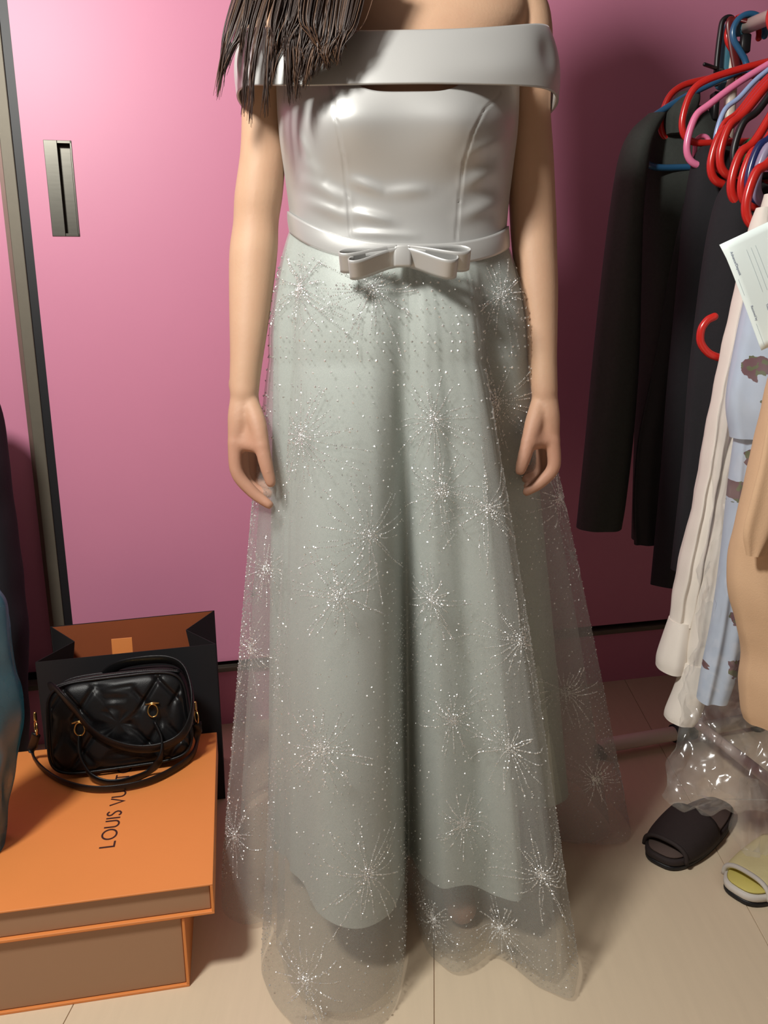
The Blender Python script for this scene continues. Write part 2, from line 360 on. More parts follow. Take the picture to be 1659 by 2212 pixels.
def torso_ring(z, grow=0.0, n=64, p=2.35):
    a, bf, bb = interp(z, TORSO); t = np.linspace(0, 2*math.pi, n, endpoint=False)
    c, s = np.cos(t), np.sin(t); x = np.sign(c)*np.abs(c)**(2/p)*(a+grow); y = np.sign(s)*np.abs(s)**(2/p); y = y*np.where(s < 0, bf+grow, bb+grow)
    return np.stack([PX+x, PY+y, np.full(n, z)], 1)
body = MB()
zs = np.linspace(0.84, 1.47, 44)
body.add(*loft([torso_ring(z, -0.005) for z in zs]))
def W(rows, Y): return [at(x, y, yy) for (x, y), yy in zip(rows, Y)]
# arms: pixel centre, half width in pixels, distance
armL = [(600, -30, 46, 1.262), (572, 20, 50, 1.262), (563, 90, 52, 1.26), (566, 170, 50, 1.26), (570, 240, 48, 1.258), (568, 330, 49, 1.256), (559, 420, 52, 1.254), (553, 480, 49, 1.252), (548, 540, 52, 1.245), (543, 620, 48, 1.232), (538, 700, 42, 1.216), (533, 770, 36, 1.203), (529, 820, 33, 1.195), (528, 850, 31, 1.19), (528, 885, 24, 1.188)]
armR = [(1118, -30, 46, 1.262), (1140, 20, 47, 1.262), (1146, 90, 48, 1.26), (1145, 170, 46, 1.262), (1143, 240, 46, 1.262), (1146, 330, 49, 1.262), (1149, 420, 50, 1.262), (1152, 490, 50, 1.258), (1155, 550, 48, 1.25), (1161, 620, 44, 1.238), (1167, 700, 37, 1.225), (1171, 770, 32, 1.212), (1174, 820, 30, 1.204), (1176, 850, 28, 1.20), (1176, 885, 22, 1.198)]
def arm(rows, flat):
    sp = spline(rows, 48); P = np.array([at(x, y, Y) for x, y, h, Y in sp]); r = np.array([h*((at(x, y, Y)-CP)@FW)/FPX for x, y, h, Y in sp])
    T, N, B = frames(P); t = np.linspace(0, 2*math.pi, 24, endpoint=False); rows_ = []
    for i in range(len(P)):
        k = 1.0+0.12*flat*min(1, i/40)
        rows_.append(P[i]+r[i]*(np.cos(t)[:, None]*A3(1, 0, 0)+np.sin(t)[:, None]*A3(0, 1, 0)*k))
    return loft(rows_)
body.add(*ellipsoid(at(508, 832, 1.20), (.010, .012, .016), 14, 10)); body.add(*ellipsoid(at(1192, 838, 1.21), (.009, .011, .015), 14, 10))
body.add(*arm(armL, 0.5)); body.add(*arm(armR, 0.5))
def chain(pts, rad):
    P = np.array([at(x, y, Y) for x, y, Y in pts]); return caps_tube(spline(P, 14), np.interp(np.linspace(0, 1, 14), np.linspace(0, 1, len(rad)), rad), 12)
def hand(w, kn, fingers, thumb, palm_r):
    for k in kn:                                          # palm: one strut per finger, fused by the remesh
        body.add(*chain([w, ((w[0]+k[0])/2, (w[1]+k[1])/2, (w[2]+k[2])/2-0.002), k], [palm_r[0], palm_r[1], palm_r[2]]))
    for pts, rad in fingers: body.add(*chain(pts, rad))
    for k in kn: body.add(*ellipsoid(at(*k)+A3(0, -.001, 0), (.0105, .0105, .012), 12, 8))
    for q in (.1, .3, .5, .7, .85, .98):                               # web of skin between thumb and first finger
        a_ = np.array(thumb[1])*(1-q)+np.array(thumb[2])*q; b_ = np.array(w)*(1-q)+np.array(kn[0])*q
        body.add(*chain([tuple(a_), tuple((a_+b_)/2+np.array([0, 0, .003])), tuple(b_)], [.012, .0112, .013]))
    body.add(*chain(thumb, [.0140, .0138, .0112, .0104, .0082]))
fr = [.0116, .0102, .0094, .0072]
hand((528, 852, 1.192), [(510, 958, 1.172), (522, 966, 1.188), (536, 966, 1.204), (549, 958, 1.217)],
     [([(508, 955, 1.170), (512, 1020, 1.166), (545, 1062, 1.164), (581, 1090, 1.160)], fr),
      ([(520, 962, 1.186), (527, 1030, 1.188), (552, 1058, 1.186), (583, 1066, 1.182)], fr),
      ([(535, 962, 1.204), (541, 1025, 1.208), (561, 1046, 1.204), (584, 1048, 1.196)], fr),
      ([(548, 955, 1.217), (553, 1005, 1.222), (566, 1025, 1.216), (583, 1028, 1.206)], [.0085, .0078, .007, .006])],
     [(540, 872, 1.182), (556, 915, 1.166), (566, 965, 1.155), (575, 1005, 1.150), (585, 1042, 1.148)], [.0205, .019, .0125])
hand((1176, 852, 1.202), [(1192, 952, 1.184), (1183, 962, 1.200), (1172, 962, 1.216), (1162, 955, 1.228)],
     [([(1193, 950, 1.182), (1196, 1008, 1.178), (1168, 1042, 1.178), (1138, 1062, 1.176)], fr),
      ([(1184, 958, 1.200), (1184, 1018, 1.202), (1163, 1042, 1.200), (1140, 1050, 1.196)], fr),
      ([(1172, 958, 1.216), (1169, 1012, 1.220), (1153, 1030, 1.218), (1136, 1034, 1.210)], fr),
      ([(1162, 952, 1.228), (1158, 995, 1.232), (1148, 1012, 1.228), (1134, 1016, 1.220)], [.0085, .0078, .007, .006])],
     [(1166, 872, 1.196), (1153, 915, 1.180), (1141, 958, 1.168), (1132, 990, 1.163), (1124, 1016, 1.160)], [.019, .018, .012])
# legs and feet (under the skirt)
for s in (-1, 1):
    lx = PX+s*0.085
    P = spline([(lx, PY, .88), (lx, PY-.008, .70), (lx, PY-.015, .50), (lx, PY+.005, .36), (PX+s*.075, PY+.01, .12)], 24)
    body.add(*tube(P, np.interp(np.linspace(0, 1, 24), [0, .3, .52, .68, 1], [.083, .068, .051, .054, .036]), 20))
    body.add(*caps_tube(spline([(PX+s*.075, PY+.05, .055), (PX+s*.078, PY-.0, .052), (PX+s*.085, PY-.06, .034), (PX+s*.09, PY-.115, .028)], 12), np.linspace(.033, .025, 12), 14))
# neck and head (above the frame)
body.add(*tube([(PX, PY+.012, 1.42), (PX, PY+.006, 1.50), (PX, PY-.004, 1.56)], [.056, .052, .052], 20))
HC = A3(PX, PY-0.015, 1.635)
body.add(*ellipsoid(HC+A3(0, .012, .02), (.074, .092, .095))); body.add(*ellipsoid(HC+A3(0, -.025, -.045), (.058, .062, .07)))
body.add(*caps_tube(np.array([HC+A3(0, -.083, .012), HC+A3(0, -.096, -.02), HC+A3(0, -.102, -.033)]), [.007, .009, .011]))   # nose
body.add(*caps_tube(np.array([HC+A3(-.02, -.083, -.062), HC+A3(0, -.089, -.060), HC+A3(.02, -.083, -.062)]), [.005, .007, .005]))
body.add(*ellipsoid(HC+A3(-.075, .012, -.005), (.009, .02, .032), 12, 8)); body.add(*ellipsoid(HC+A3(.075, .012, -.005), (.009, .02, .032), 12, 8))
def remesh_to(name, mb, voxel, m, parent, smooth_it=3):
    bm = bmesh.new(); vs = [bm.verts.new(p) for p in mb.v]
    for q in mb.f:
        try: bm.faces.new([vs[i] for i in q])
        except ValueError: pass
    bmesh.ops.recalc_face_normals(bm, faces=bm.faces[:]); me = bpy.data.meshes.new('tmp'); bm.to_mesh(me); bm.free()
    o = bpy.data.objects.new('tmp', me); C.objects.link(o)
    rm = o.modifiers.new('r', 'REMESH'); rm.mode = 'VOXEL'; rm.voxel_size = voxel
    sm = o.modifiers.new('s', 'SMOOTH'); sm.factor = 0.5; sm.iterations = smooth_it
    me2 = bpy.data.meshes.new_from_object(o.evaluated_get(bpy.context.evaluated_depsgraph_get()))
    bpy.data.objects.remove(o); me2.transform(Matrix.Translation(-Vector(rootloc(parent)))); me2.materials.clear(); me2.materials.append(m); me2.shade_smooth(); me2.name = name
    r = bpy.data.objects.new(name, me2); C.objects.link(r); r.parent = parent; return r
remesh_to('body', body, 0.0028, SKIN, person, 8)
for s in (-1, 1):
    v, f = ellipsoid(HC+A3(s*.031, -.077, .012), (.012, .010, .008), 14, 10); e = obj('eye', v, f, EYEW, person)
    v, f = ellipsoid(HC+A3(s*.031, -.0855, .012), (.005, .003, .005), 12, 8); obj('iris', v, f, IRIS, e)

# hands are ruddier than the arms
_nt = SKIN.node_tree; _b = _nt.nodes['Principled BSDF']; _src = _b.inputs['Base Color'].links[0].from_socket
_tc = _nt.nodes.new('ShaderNodeTexCoord'); _sx = _nt.nodes.new('ShaderNodeSeparateXYZ'); _mr = _nt.nodes.new('ShaderNodeMapRange'); _mx = _nt.nodes.new('ShaderNodeMix'); _mx.data_type = 'RGBA'
_nt.links.new(_tc.outputs['Object'], _sx.inputs[0]); _nt.links.new(_sx.outputs[2], _mr.inputs[0])
_mr.inputs[1].default_value = .88; _mr.inputs[2].default_value = .78; _mr.inputs[3].default_value = 0.0; _mr.inputs[4].default_value = .75
_nt.links.new(_mr.outputs[0], _mx.inputs[0]); _nt.links.new(_src, _mx.inputs[6]); _mx.inputs[7].default_value = srgb(188, 138, 116); _nt.links.new(_mx.outputs[2], _b.inputs['Base Color'])

# bodice -------------------------------------------------------------------------
def seg_dist(x, z, a, b):
    ab = b-a; t = np.clip(((x-a[0])*ab[0]+(z-a[1])*ab[1])/(ab@ab), 0, 1)
    dx, dz = x-(a[0]+t*ab[0]), z-(a[1]+t*ab[1]); return np.hypot(dx, dz), t, dx*ab[1]-dz*ab[0]
def pz(x, y, Y=1.13): p = at(x, y, Y); return A3(p[0], p[2])
SEAMS = [[(718, 195), (728, 270), (741, 340), (750, 420), (757, 515)], [(1086, 190), (1045, 240), (1020, 290), (1003, 350), (995, 430), (988, 515)]]
FOLDS = [((640, 372), (742, 432), 16, .0042), ((648, 420), (756, 470), 13, .0030), ((752, 385), (830, 415), 12, .0030), ((830, 415), (930, 408), 13, .0020), ((757, 455), (850, 478), 11, .0028),
         ((640, 330), (700, 385), 14, .0026), ((990, 405), (1090, 355), 16, .0028), ((990, 470), (1088, 425), 15, .0022), ((640, 280), (668, 340), 9, .002), ((1000, 340), (1100, 290), 13, .0018), ((760, 500), (900, 508), 8, .0016)]
def bodice_pt(P):
    """P (n,3) rings outside the torso: bust, seams and drag folds on the front"""
    out = P.copy(); fr_ = P[:, 1] < PY-0.02
    x, z = P[:, 0], P[:, 2]; d = np.zeros(len(P))
    for bx in (740, 1008):
        c = pz(bx, 275); d += 0.012*np.exp(-((x-c[0])/.048)**2-((z-c[1])/.040)**2)
    for sm in SEAMS:
        for a, b in zip(sm[:-1], sm[1:]):
            r, t, sd = seg_dist(x, z, pz(*a), pz(*b)); inn = (r < .02); d += np.where(inn, -.0016*np.exp(-(r/.0016)**2)+.0005*np.exp(-(r/.006)**2), 0)
    for a, b, w, am in FOLDS:
        r, t, sd = seg_dist(x, z, pz(*a), pz(*b)); wd = w*1.13/FPX; env = np.sin(np.pi*np.clip(t*.86+.07, 0, 1))
        d += 1.7*am*env*np.exp(-(r/wd)**2)
    out[:, 1] -= np.where(fr_, d, 0); return out
def belt_top(phi): f_ = np.maximum(0, -np.sin(phi)); return 1.101-0.012*np.cos(phi)-0.044*f_**1.6
NB = 360; ph = np.linspace(0, 2*math.pi, NB, endpoint=False)
rows = []
for k in range(90):
    t = k/89; ring = np.zeros((NB, 3)); ztop = 1.305-.0690*np.exp(-((ph-4.78)/.52)**4); zb = belt_top(ph)-.012
    z = ztop+(zb-ztop)*t
    base = np.array([interp(zz, TORSO) for zz in z]); g = 0.006
    c, s = np.cos(ph), np.sin(ph); p_ = 2.35
    x = np.sign(c)*np.abs(c)**(2/p_)*(base[:, 0]+g); y = np.sign(s)*np.abs(s)**(2/p_)*np.where(s < 0, base[:, 1]+g, base[:, 2]+g)
    rows.append(bodice_pt(np.stack([PX+x, PY+y, z], 1)))
v = np.concatenate(rows); v, f = shell(v, grid_faces(90, NB), -0.0015)
bodice = tag(obj('bodice', v, f, SATIN, person), 'silver satin bodice with princess seams')

# wide off-shoulder collar band ----------------------------------------------------
rows = []; NC = 420; ph2 = np.linspace(0, 2*math.pi, NC, endpoint=False)
c, s = np.cos(ph2), np.sin(ph2); fro = np.maximum(0, -s); sidew = np.abs(c)
for k in range(40):
    t = k/39
    ztop = 1.312+.027*sidew**2.0-.010*c*0 + np.where(s > 0, .02*s, 0)
    zbot = 1.2445+.018*sidew**3-.012*sidew**10-.006*c*sidew
    z = ztop+(zbot-ztop)*t
    a = .2225-.012*(1-t)**3+.003*math.sin(t*3.1); p_ = 2.9
    bf = .118+.018*t**0.8+.003*math.sin(t*3.1); bb = .118+.014*t
    x = np.sign(c)*np.abs(c)**(2/p_)*a; y = np.sign(s)*np.abs(s)**(2/p_)*np.where(s < 0, bf, bb)
    P = np.stack([PX-.002+x, PY+y, z], 1)
    dirn = np.stack([c, s, 0*c], 1)
    pleat = .0022*np.sin(ph2*46+1.2*t)*np.exp(-((ph2-3.55)/.25)**2)*np.sin(np.pi*min(1, t*1.1))      # soft pleats by the arm
    dent = -.006*np.exp(-((ph2-5.75)/.18)**2-((t-.45)/.3)**2) + .004*np.exp(-((ph2-5.2)/.3)**2-((t-.75)/.3)**2)
    P += dirn*(pleat+dent+.0015*np.sin(ph2*3+2*t))[:, None]
    gap = .006*np.exp(-((ph2-4.75)/.24)**2)*t**3
    P[:, 1] -= gap; rows.append(P)
v, f = shell(np.concatenate(rows), grid_faces(40, NC), -0.003)
collar = tag(obj('shoulder_band', v, f, SATIN, person), 'wide folded satin band worn off the shoulders')

# belt and bow ---------------------------------------------------------------------
rows = []
for k in range(9):
    t = k/8; z = belt_top(ph)-.0005-.0285*t
    base = np.array([interp(zz, TORSO) for zz in z]); g = .009+.0012*math.sin(math.pi*t)
    c, s = np.cos(ph), np.sin(ph); p_ = 2.35
    x = np.sign(c)*np.abs(c)**(2/p_)*(base[:, 0]+g); y = np.sign(s)*np.abs(s)**(2/p_)*np.where(s < 0, base[:, 1]+g, base[:, 2]+g)
    rows.append(np.stack([PX+x, PY+y, z], 1))
v, f = shell(np.concatenate(rows), grid_faces(9, NB), -0.0018); tag(obj('waist_belt', v, f, SATIN, person), 'narrow satin waist belt')
BY = PY-0.140
bow = tag(obj('bow', *bevbox(*(lambda a, b: (a[0], b[0], BY-.012, BY+.012, b[2], a[2]))(at(850, 530, BY), at(888, 577, BY)), 0.003, 3), SATIN, person), 'flat satin bow')
def bow_loop(root, tip, width, open_, drop):
    """ribbon loop: root and tip pixel of the front face's middle line, width of the ribbon in metres"""
    r0 = at(root[0], root[1], BY-.004); t0 = at(tip[0], tip[1], BY-.012+drop)
    L = np.linalg.norm(t0-r0); ex = (t0-r0)/L
    ax = A3(0, .5, -.86); ax = ax-ex*(ax@ex); ax /= np.linalg.norm(ax)          # ribbon width direction (down, leaning out)
    nv = np.cross(ex, ax); nv = nv if nv[1] < 0 else -nv                           # towards the viewer
    tt = np.linspace(0, 1, 34); path = []
    for q in tt:
        a = q*2*math.pi; u = (1-math.cos(a))/2; side_ = math.sin(a)
        path.append((L*u**0.8, open_*side_*min(1, (u*1.15)**1.1)))
    rows_ = []
    for k in range(7):
        w = (k/6)*width
        rows_.append([r0-ax*width*.5+ex*p+nv*q+ax*w for p, q in path])
    return shell(np.array(rows_).reshape(-1, 3), grid_faces(7, 34, False), 0.0013)
for rt_, tp, wd, op, dr in (((858, 551), (733, 566), .0275, .0105, .0), ((880, 551), (1014, 560), .0275, .0125, .0), ((858, 556), (754, 582), .0270, .0105, -.010), ((880, 556), (986, 578), .0270, .0135, -.010)):
    v, f = bow_loop(rt_, tp, wd, op, dr); obj('bow_loop', v, f, SATIN, bow)

# skirt ---------------------------------------------------------------------------
HIPZ = .90
def fpt(x, y): p = onfloor(x, y); return (p[0], p[1])
# hip angle (0 = facing the camera, + towards the coat rack), hem point on the floor
KN = [(1, *fpt(884, 1965)), (-5, *fpt(874, 2090)), (-13, *fpt(836, 2205)), (-24, *fpt(712, 2262)), (-37, *fpt(606, 2200)), (-47, *fpt(566, 2090)), (-57, *fpt(585, 2010)),
      (-68, *fpt(530, 2010)), (-80, *fpt(482, 1965)), (-96, *fpt(484, 1850)), (-115, *fpt(500, 1750)), (-135, -.27, 1.52), (-155, -.12, 1.60), (-175, .03, 1.58), (-195, .16, 1.64), (-215, .30, 1.60),
      (-240, .42, 1.54), (-262, *fpt(1362, 1800)), (-282, *fpt(1300, 1838)), (-300, *fpt(1205, 1830)), (-316, *fpt(1170, 1905)), (-326, *fpt(1236, 2040)), (-331, *fpt(1240, 2160)), (-338, *fpt(1165, 2135)), (-345, *fpt(1075, 2080)), (-351, *fpt(992, 2112)), (-356, *fpt(925, 2060))]
def wrapspline(K, n):
    K = np.array(K); k = len(K); ext = np.concatenate([K[-3:]+A3(360, 0, 0), K, K[:3]-A3(360, 0, 0)])
    P = spline(ext[1:-1], 40*(k+3)+1)                      # dense, then cut out one turn evenly by knots
    i0 = 40*2; return P[i0:i0+40*k][np.linspace(0, 40*k, n, endpoint=False).astype(int)]
def hip_xy(th, a, bf, bb, pw=2.2):
    s, c = np.sin(th), np.cos(th); x = np.sign(s)*np.abs(s)**(2/pw)*a; y = -np.sign(c)*np.abs(c)**(2/pw)*np.where(c > 0, bf, bb); return PX+x, PY+y
def skirt(K, n, nz, hip, hemz, ripple, seed, top_g, bulge=0.0, freq=(14, 40)):
    S = wrapspline(K, n); th = np.radians(S[:, 0]); hx, hy = S[:, 1], S[:, 2]
    ux, uy = hip_xy(th, *hip); rows_ = []; dg = (np.degrees(th)+180) % 360-180
    cut = 1-.10*np.exp(-((dg-1)/5)**2)-.17*np.exp(-((dg-47)/13)**2)-.07*np.exp(-((dg+57)/8)**2)+.03*np.exp(-((dg-27)/7)**2)+.02*np.exp(-((dg+10)/6)**2)
    ux, uy = PX+(ux-PX)*cut, PY+(uy-PY)*cut
    phi = np.arctan2(-np.cos(th), np.sin(th))              # ring angle as used by the belt
    ztop = belt_top(phi)-.026; r_ = np.random.default_rng(seed); idx = np.arange(n)/n*2*math.pi
    ks = [(int(k), r_.uniform(0, 6.28), a) for k, a in zip(r_.integers(*freq, 7), r_.uniform(.4, 1, 7))]
    rip = sum(a*np.sin(k*idx+p) for k, p, a in ks)/3.0
    nup = int(nz*.2)
    tx, ty = hip_xy(th, .156+top_g, .113+top_g, .10+top_g)
    dx, dy = ux-PX, uy-PY; dl = np.hypot(dx, dy); dx, dy = dx/dl, dy/dl
    for k in range(nz):
        if k < nup:
            w = k/nup; e = math.sin(w*math.pi/2)**.9; x = tx+(ux-tx)*e; y = ty+(uy-ty)*e; z = ztop+(HIPZ-ztop)*w
            am = ripple*(.35+.25*w)
        else:
            w = (k-nup)/(nz-1-nup); q = w**.88; b = bulge*math.sin(math.pi*min(1, w))**2
            x = ux+(hx-ux)*q; y = uy+(hy-uy)*q; z = np.full(n, HIPZ+(hemz-HIPZ)*w); am = ripple*(.6+1.0*w)
            x = x+dx*b; y = y+dy*b
        x = x+dx*rip*am; y = y+dy*rip*am
        rows_.append(np.stack([x, y, z+0*x], 1))
    return np.array(rows_), th
LK = []
for th_, x_, y_ in KN:
    k = .73; LK.append([th_, PX+(x_-PX)*k, PY+(y_-PY)*k])
LK = np.array(LK)
sm_ = LK.copy()
for _ in range(1): sm_[:, 1:] = .12*np.roll(sm_[:, 1:], 1, 0)+.12*np.roll(sm_[:, 1:], -1, 0)+.76*sm_[:, 1:]; sm_[6, 1:] += A3(-.02, -.015)
LR, _ = skirt(sm_, 540, 110, (.190, .141, .143), .10, .0014, 5, .001)
v = LR.reshape(-1, 3); tag(obj('skirt_lining', v, grid_faces(110, 540), LINING, person), 'pale mint satin lining under the tulle')
NT, NR = 760, 150
IK = np.array([[t_, PX+(x_-PX)*.9, PY+(y_-PY)*.9] for t_, x_, y_ in KN])
IR, _ = skirt(IK, 480, 100, (.193, .145, .147), .02, .0022, 8, .002)
obj('tulle_underlayer', IR.reshape(-1, 3), grid_faces(100, 480), TULLE, person)
TR, TTH = skirt(KN, NT, NR, (.197, .149, .151), .003, .0022, 3, .003)
# hem lifts a little where it bunches, so it does not lie dead flat
lift = .012*(1+np.sin(np.arange(NT)/NT*2*math.pi*9+.6))/2
for k in range(NR):
    w = max(0, (k/NR-.8)/.2); TR[k, :, 2] += lift*w*w
tul = tag(obj('tulle_overskirt', TR.reshape(-1, 3), grid_faces(NR, NT), TULLE, person), 'sheer grey tulle overskirt that pools on the floor')

# glitter: firework bursts of tiny beads and lattices of dots sewn on the tulle
def tsample(u, v):
    """u in columns (wraps), v in rows -> point, normal"""
    u = np.asarray(u) % NT; v = np.clip(np.asarray(v), 0, NR-1.001); i = v.astype(int); j = u.astype(int); j2 = (j+1) % NT
    a, b = (v-i)[:, None], (u-j)[:, None]
    P = (TR[i, j]*(1-b)+TR[i, j2]*b)*(1-a)+(TR[i+1, j]*(1-b)+TR[i+1, j2]*b)*a
    du = TR[i, j2]-TR[i, j]; dv = TR[i+1, j]-TR[i, j]; n_ = np.cross(du, dv); n_ /= np.linalg.norm(n_, axis=1)[:, None]+1e-9
    out_ = P[:, :2]-A3(PX, PY); flipm = (n_[:, :2]*out_).sum(1) < 0; n_[flipm] *= -1
    return P, n_
gx, gy, gz = project(TR.reshape(-1, 3))
def find_uv(px_, py_):
    d = np.hypot(gx-px_, gy-py_); near = np.where(d < 9)[0]
    if len(near) == 0: near = np.array([d.argmin()])
    k = near[gz[near].argmin()]; return k % NT, k//NT
beads = []          # u, v, radius
def walk(u0, v0, dx_, dz_):
    """offsets in metres (along the hem, down) -> u,v"""
    i, j = int(min(max(v0, 1), NR-2)), int(u0 % NT)
    eu = TR[i, (j+3) % NT]-TR[i, j-3]; lu = np.linalg.norm(eu)/6+1e-6; lv = np.linalg.norm(TR[i+1, j]-TR[i-1, j])/2+1e-6
    sgn = 1 if eu[0] >= 0 else -1
    return u0+sgn*dx_/lu, v0+dz_/lv
def burst(u0, v0, R, nray, start=0, full=True):
    for k in range(nray):
        a = 2*math.pi*k/nray+random.uniform(-.12, .12); L = R*random.uniform(.5, 1.15)*(1.1 if math.sin(a) > 0 else .9); cv = random.uniform(-.25, .25)
        n = int(L/.0024); q = np.linspace(.06, 1, max(4, n)); q = q[rng.random(len(q)) < .86]
        aa = a+cv*q; u, v_ = walk(u0, v0, np.cos(aa)*L*q, np.sin(aa)*L*q)
        ok = (v_ > 3) & (v_ < NR-2)
        for uu, vv in zip(u[ok], v_[ok]): beads.append((uu, vv, random.uniform(.0009, .0016)))
    for _ in range(46):
        r = abs(random.gauss(0, .012)); a = random.uniform(0, 6.28); u, v_ = walk(u0, v0, A3(math.cos(a)*r), A3(math.sin(a)*r))
        if 3 < v_[0] < NR-2: beads.append((u[0], v_[0], random.uniform(.0008, .0014)))
BURSTS = [(800, 615, .085), (642, 945, .075), (945, 905, .065), (805, 1160, .08), (722, 1290, .07), (925, 1290, .065), (1045, 1100, .085), (566, 1230, .055), (533, 1400, .06), (1095, 1615, .075), (1218, 1500, .075),
          (1165, 1890, .07), (800, 1885, .085), (655, 2120, .08), (1075, 2010, .06), (528, 1110, .05), (1120, 1390, .075), (640, 615, .075), (1090, 640, .07), (1080, 870, .08), (500, 1800, .065), (960, 1060, .06), (690, 1620, .06), (985, 1560, .06), (1010, 1780, .05), (1290, 1690, .06), (930, 1990, .045)]
for x_, y_, R in BURSTS:
    u, v_ = find_uv(x_, y_); burst(u, v_, R, random.randint(20, 27))
for _ in range(14):
    burst(random.uniform(.36, .66)*NT, random.uniform(35, 140), random.uniform(.05, .08), 18)
# dot lattice over the whole skirt, denser in patches
cum = np.cumsum(np.linalg.norm(np.diff(TR[70], axis=0), axis=1)); per = cum[-1]
for vrow in np.arange(6, NR-3, 1.28):
    i = int(vrow); seg = np.linalg.norm(np.diff(np.concatenate([TR[i], TR[i][:1]]), axis=0), axis=1); cl_ = np.concatenate([[0], np.cumsum(seg)])
    step = .0105; n = int(cl_[-1]/step); off = (int(vrow/1.28) % 2)*.5
    for k in range(n):
        sl = (k+off+random.uniform(-.22, .22))*step; u = np.interp(sl % cl_[-1], cl_, np.arange(NT+1)); 
        P = TR[i, int(u) % NT]; g = vnoise(P[None, :], 5.5, 21)[0]+.25*vnoise(P[None, :], 14, 4)[0]
        pr = .22+.75*max(0, min(1, (g+.02)*2.2))
        if vrow < 46:
            if int(vrow/1.28) % 2: continue
            pr = .6
        if random.random() < pr: beads.append((u, vrow+random.uniform(-.25, .25), random.uniform(.0010, .0018) if vrow > 46 else random.uniform(.0015, .0024)))
bd = np.array(beads); P, Nn = tsample(bd[:, 0], bd[:, 1]); r = bd[:, 2]; nb = len(bd)
rn = rng.normal(size=(nb, 3))*.55; Nn = Nn+rn; Nn /= np.linalg.norm(Nn, axis=1)[:, None]
t1 = np.cross(Nn, rng.normal(size=(nb, 3))); t1 /= np.linalg.norm(t1, axis=1)[:, None]; t2 = np.cross(Nn, t1)
P0, N0 = tsample(bd[:, 0], bd[:, 1]); Cc = P0+N0*.0006; Cc[:, 2] = np.maximum(Cc[:, 2], .0015)
V = np.stack([Cc+Nn*r[:, None]*.5, Cc+t1*r[:, None], Cc+t2*r[:, None], Cc-t1*r[:, None], Cc-t2*r[:, None], Cc-Nn*r[:, None]*.5], 1).reshape(-1, 3)
base = (np.arange(nb)*6)[:, None, None]; tri = np.array([[0, 1, 2], [0, 2, 3], [0, 3, 4], [0, 4, 1], [5, 2, 1], [5, 3, 2], [5, 4, 3], [5, 1, 4]])
F = (base+tri[None]).reshape(-1, 3)
me = bpy.data.meshes.new('glitter'); me.from_pydata((V-rootloc(person)).tolist(), [], F.tolist()); me.materials.append(GLITTER)
gl = bpy.data.objects.new('glitter', me); C.objects.link(gl); gl.parent = tul; tag(gl, 'silver glitter beads in firework bursts and dots', kind='stuff')

# hair ------------------------------------------------------------------------------
hair = MB(); hair2 = MB()
def lock(pts, w0, w1, mb=None, thick=.35):
    P = spline([at(x, y, Y) for x, y, Y in pts], 22); t = np.linspace(0, 1, 22); ww = np.interp(t, [0, .55, .9, 1], [w0, (w0*.7+w1*.3), w1, .0003])
    (mb or hair).add(*tube(P, ww, 8, flat=(1, thick), side=A3(1, .15, 0)))
HX = at(700, -250, 1.17)
BIG = [((560, -120), (505, 40), (470, 210), 1.16, 9, 3), ((580, -120), (520, 60), (484, 160), 1.155, 8, 3), ((600, -120), (548, 40), (526, 245), 1.125, 5, 2), ((615, -120), (560, 60), (538, 268), 1.112, 8, 3), ((640, -120), (590, 60), (572, 255), 1.108, 7, 3),
       ((650, -120), (610, 70), (583, 190), 1.105, 9, 3), ((670, -120), (628, 60), (625, 225), 1.10, 9, 3), ((690, -120), (650, 70), (640, 215), 1.10, 12, 4), ((700, -120), (662, 60), (640, 180), 1.098, 14, 5), ((720, -120), (690, 60), (655, 190), 1.096, 18, 5),
       ((740, -120), (715, 60), (672, 170), 1.094, 18, 5), ((755, -120), (730, 50), (700, 150), 1.093, 18, 5), ((775, -120), (745, 50), (728, 140), 1.092, 16, 4), ((790, -120), (755, 40), (740, 110), 1.092, 14, 3), ((725, -120), (700, 90), (712, 150), 1.09, 8, 3), ((560, -120), (535, 30), (520, 120), 1.13, 6, 2),
       ((640, -120), (600, 30), (590, 130), 1.10, 10, 3), ((670, -120), (640, 20), (612, 120), 1.098, 14, 4), ((700, -120), (670, 30), (690, 120), 1.09, 16, 4)]
for a, b, c_, Y, w0, w1 in BIG:
    m_ = ((b[0]+c_[0])/2-4, (b[1]+c_[1])/2+6)
    lock([(*a, Y+.02), (*b, Y), (*m_, Y-.002), (*c_, Y+.002)], .9*w0*Y/FPX, .8*w1*Y/FPX)
    for k in range(16+int(w0*1.7)):
        o0, o1 = random.gauss(0, w0*.75), random.gauss(0, w1*.9+1.0); e = random.uniform(.72, 1.04); dd = random.uniform(-.007, .002)
        ex_, ey_ = b[0]+(c_[0]-b[0])*e+o1*1.3, b[1]+(c_[1]-b[1])*e
        P = [(a[0]+o0*1.6, a[1], Y+.018+dd), (b[0]+o0*1.2, b[1], Y-.003+dd), (m_[0]+(o0+o1)*.5, b[1]+(c_[1]-b[1])*e*.5+4, Y-.005+dd), (ex_, ey_, Y-.003+dd)]
        tip = random.random() < .27
        Q = spline([at(*p) for p in P], 16); rr = np.interp(np.linspace(0, 1, 16), [0, .8, 1], [random.uniform(.9, 1.5), .8, .3])*Y/FPX
        (hair2 if tip else hair).add(*tube(Q, rr, 5))
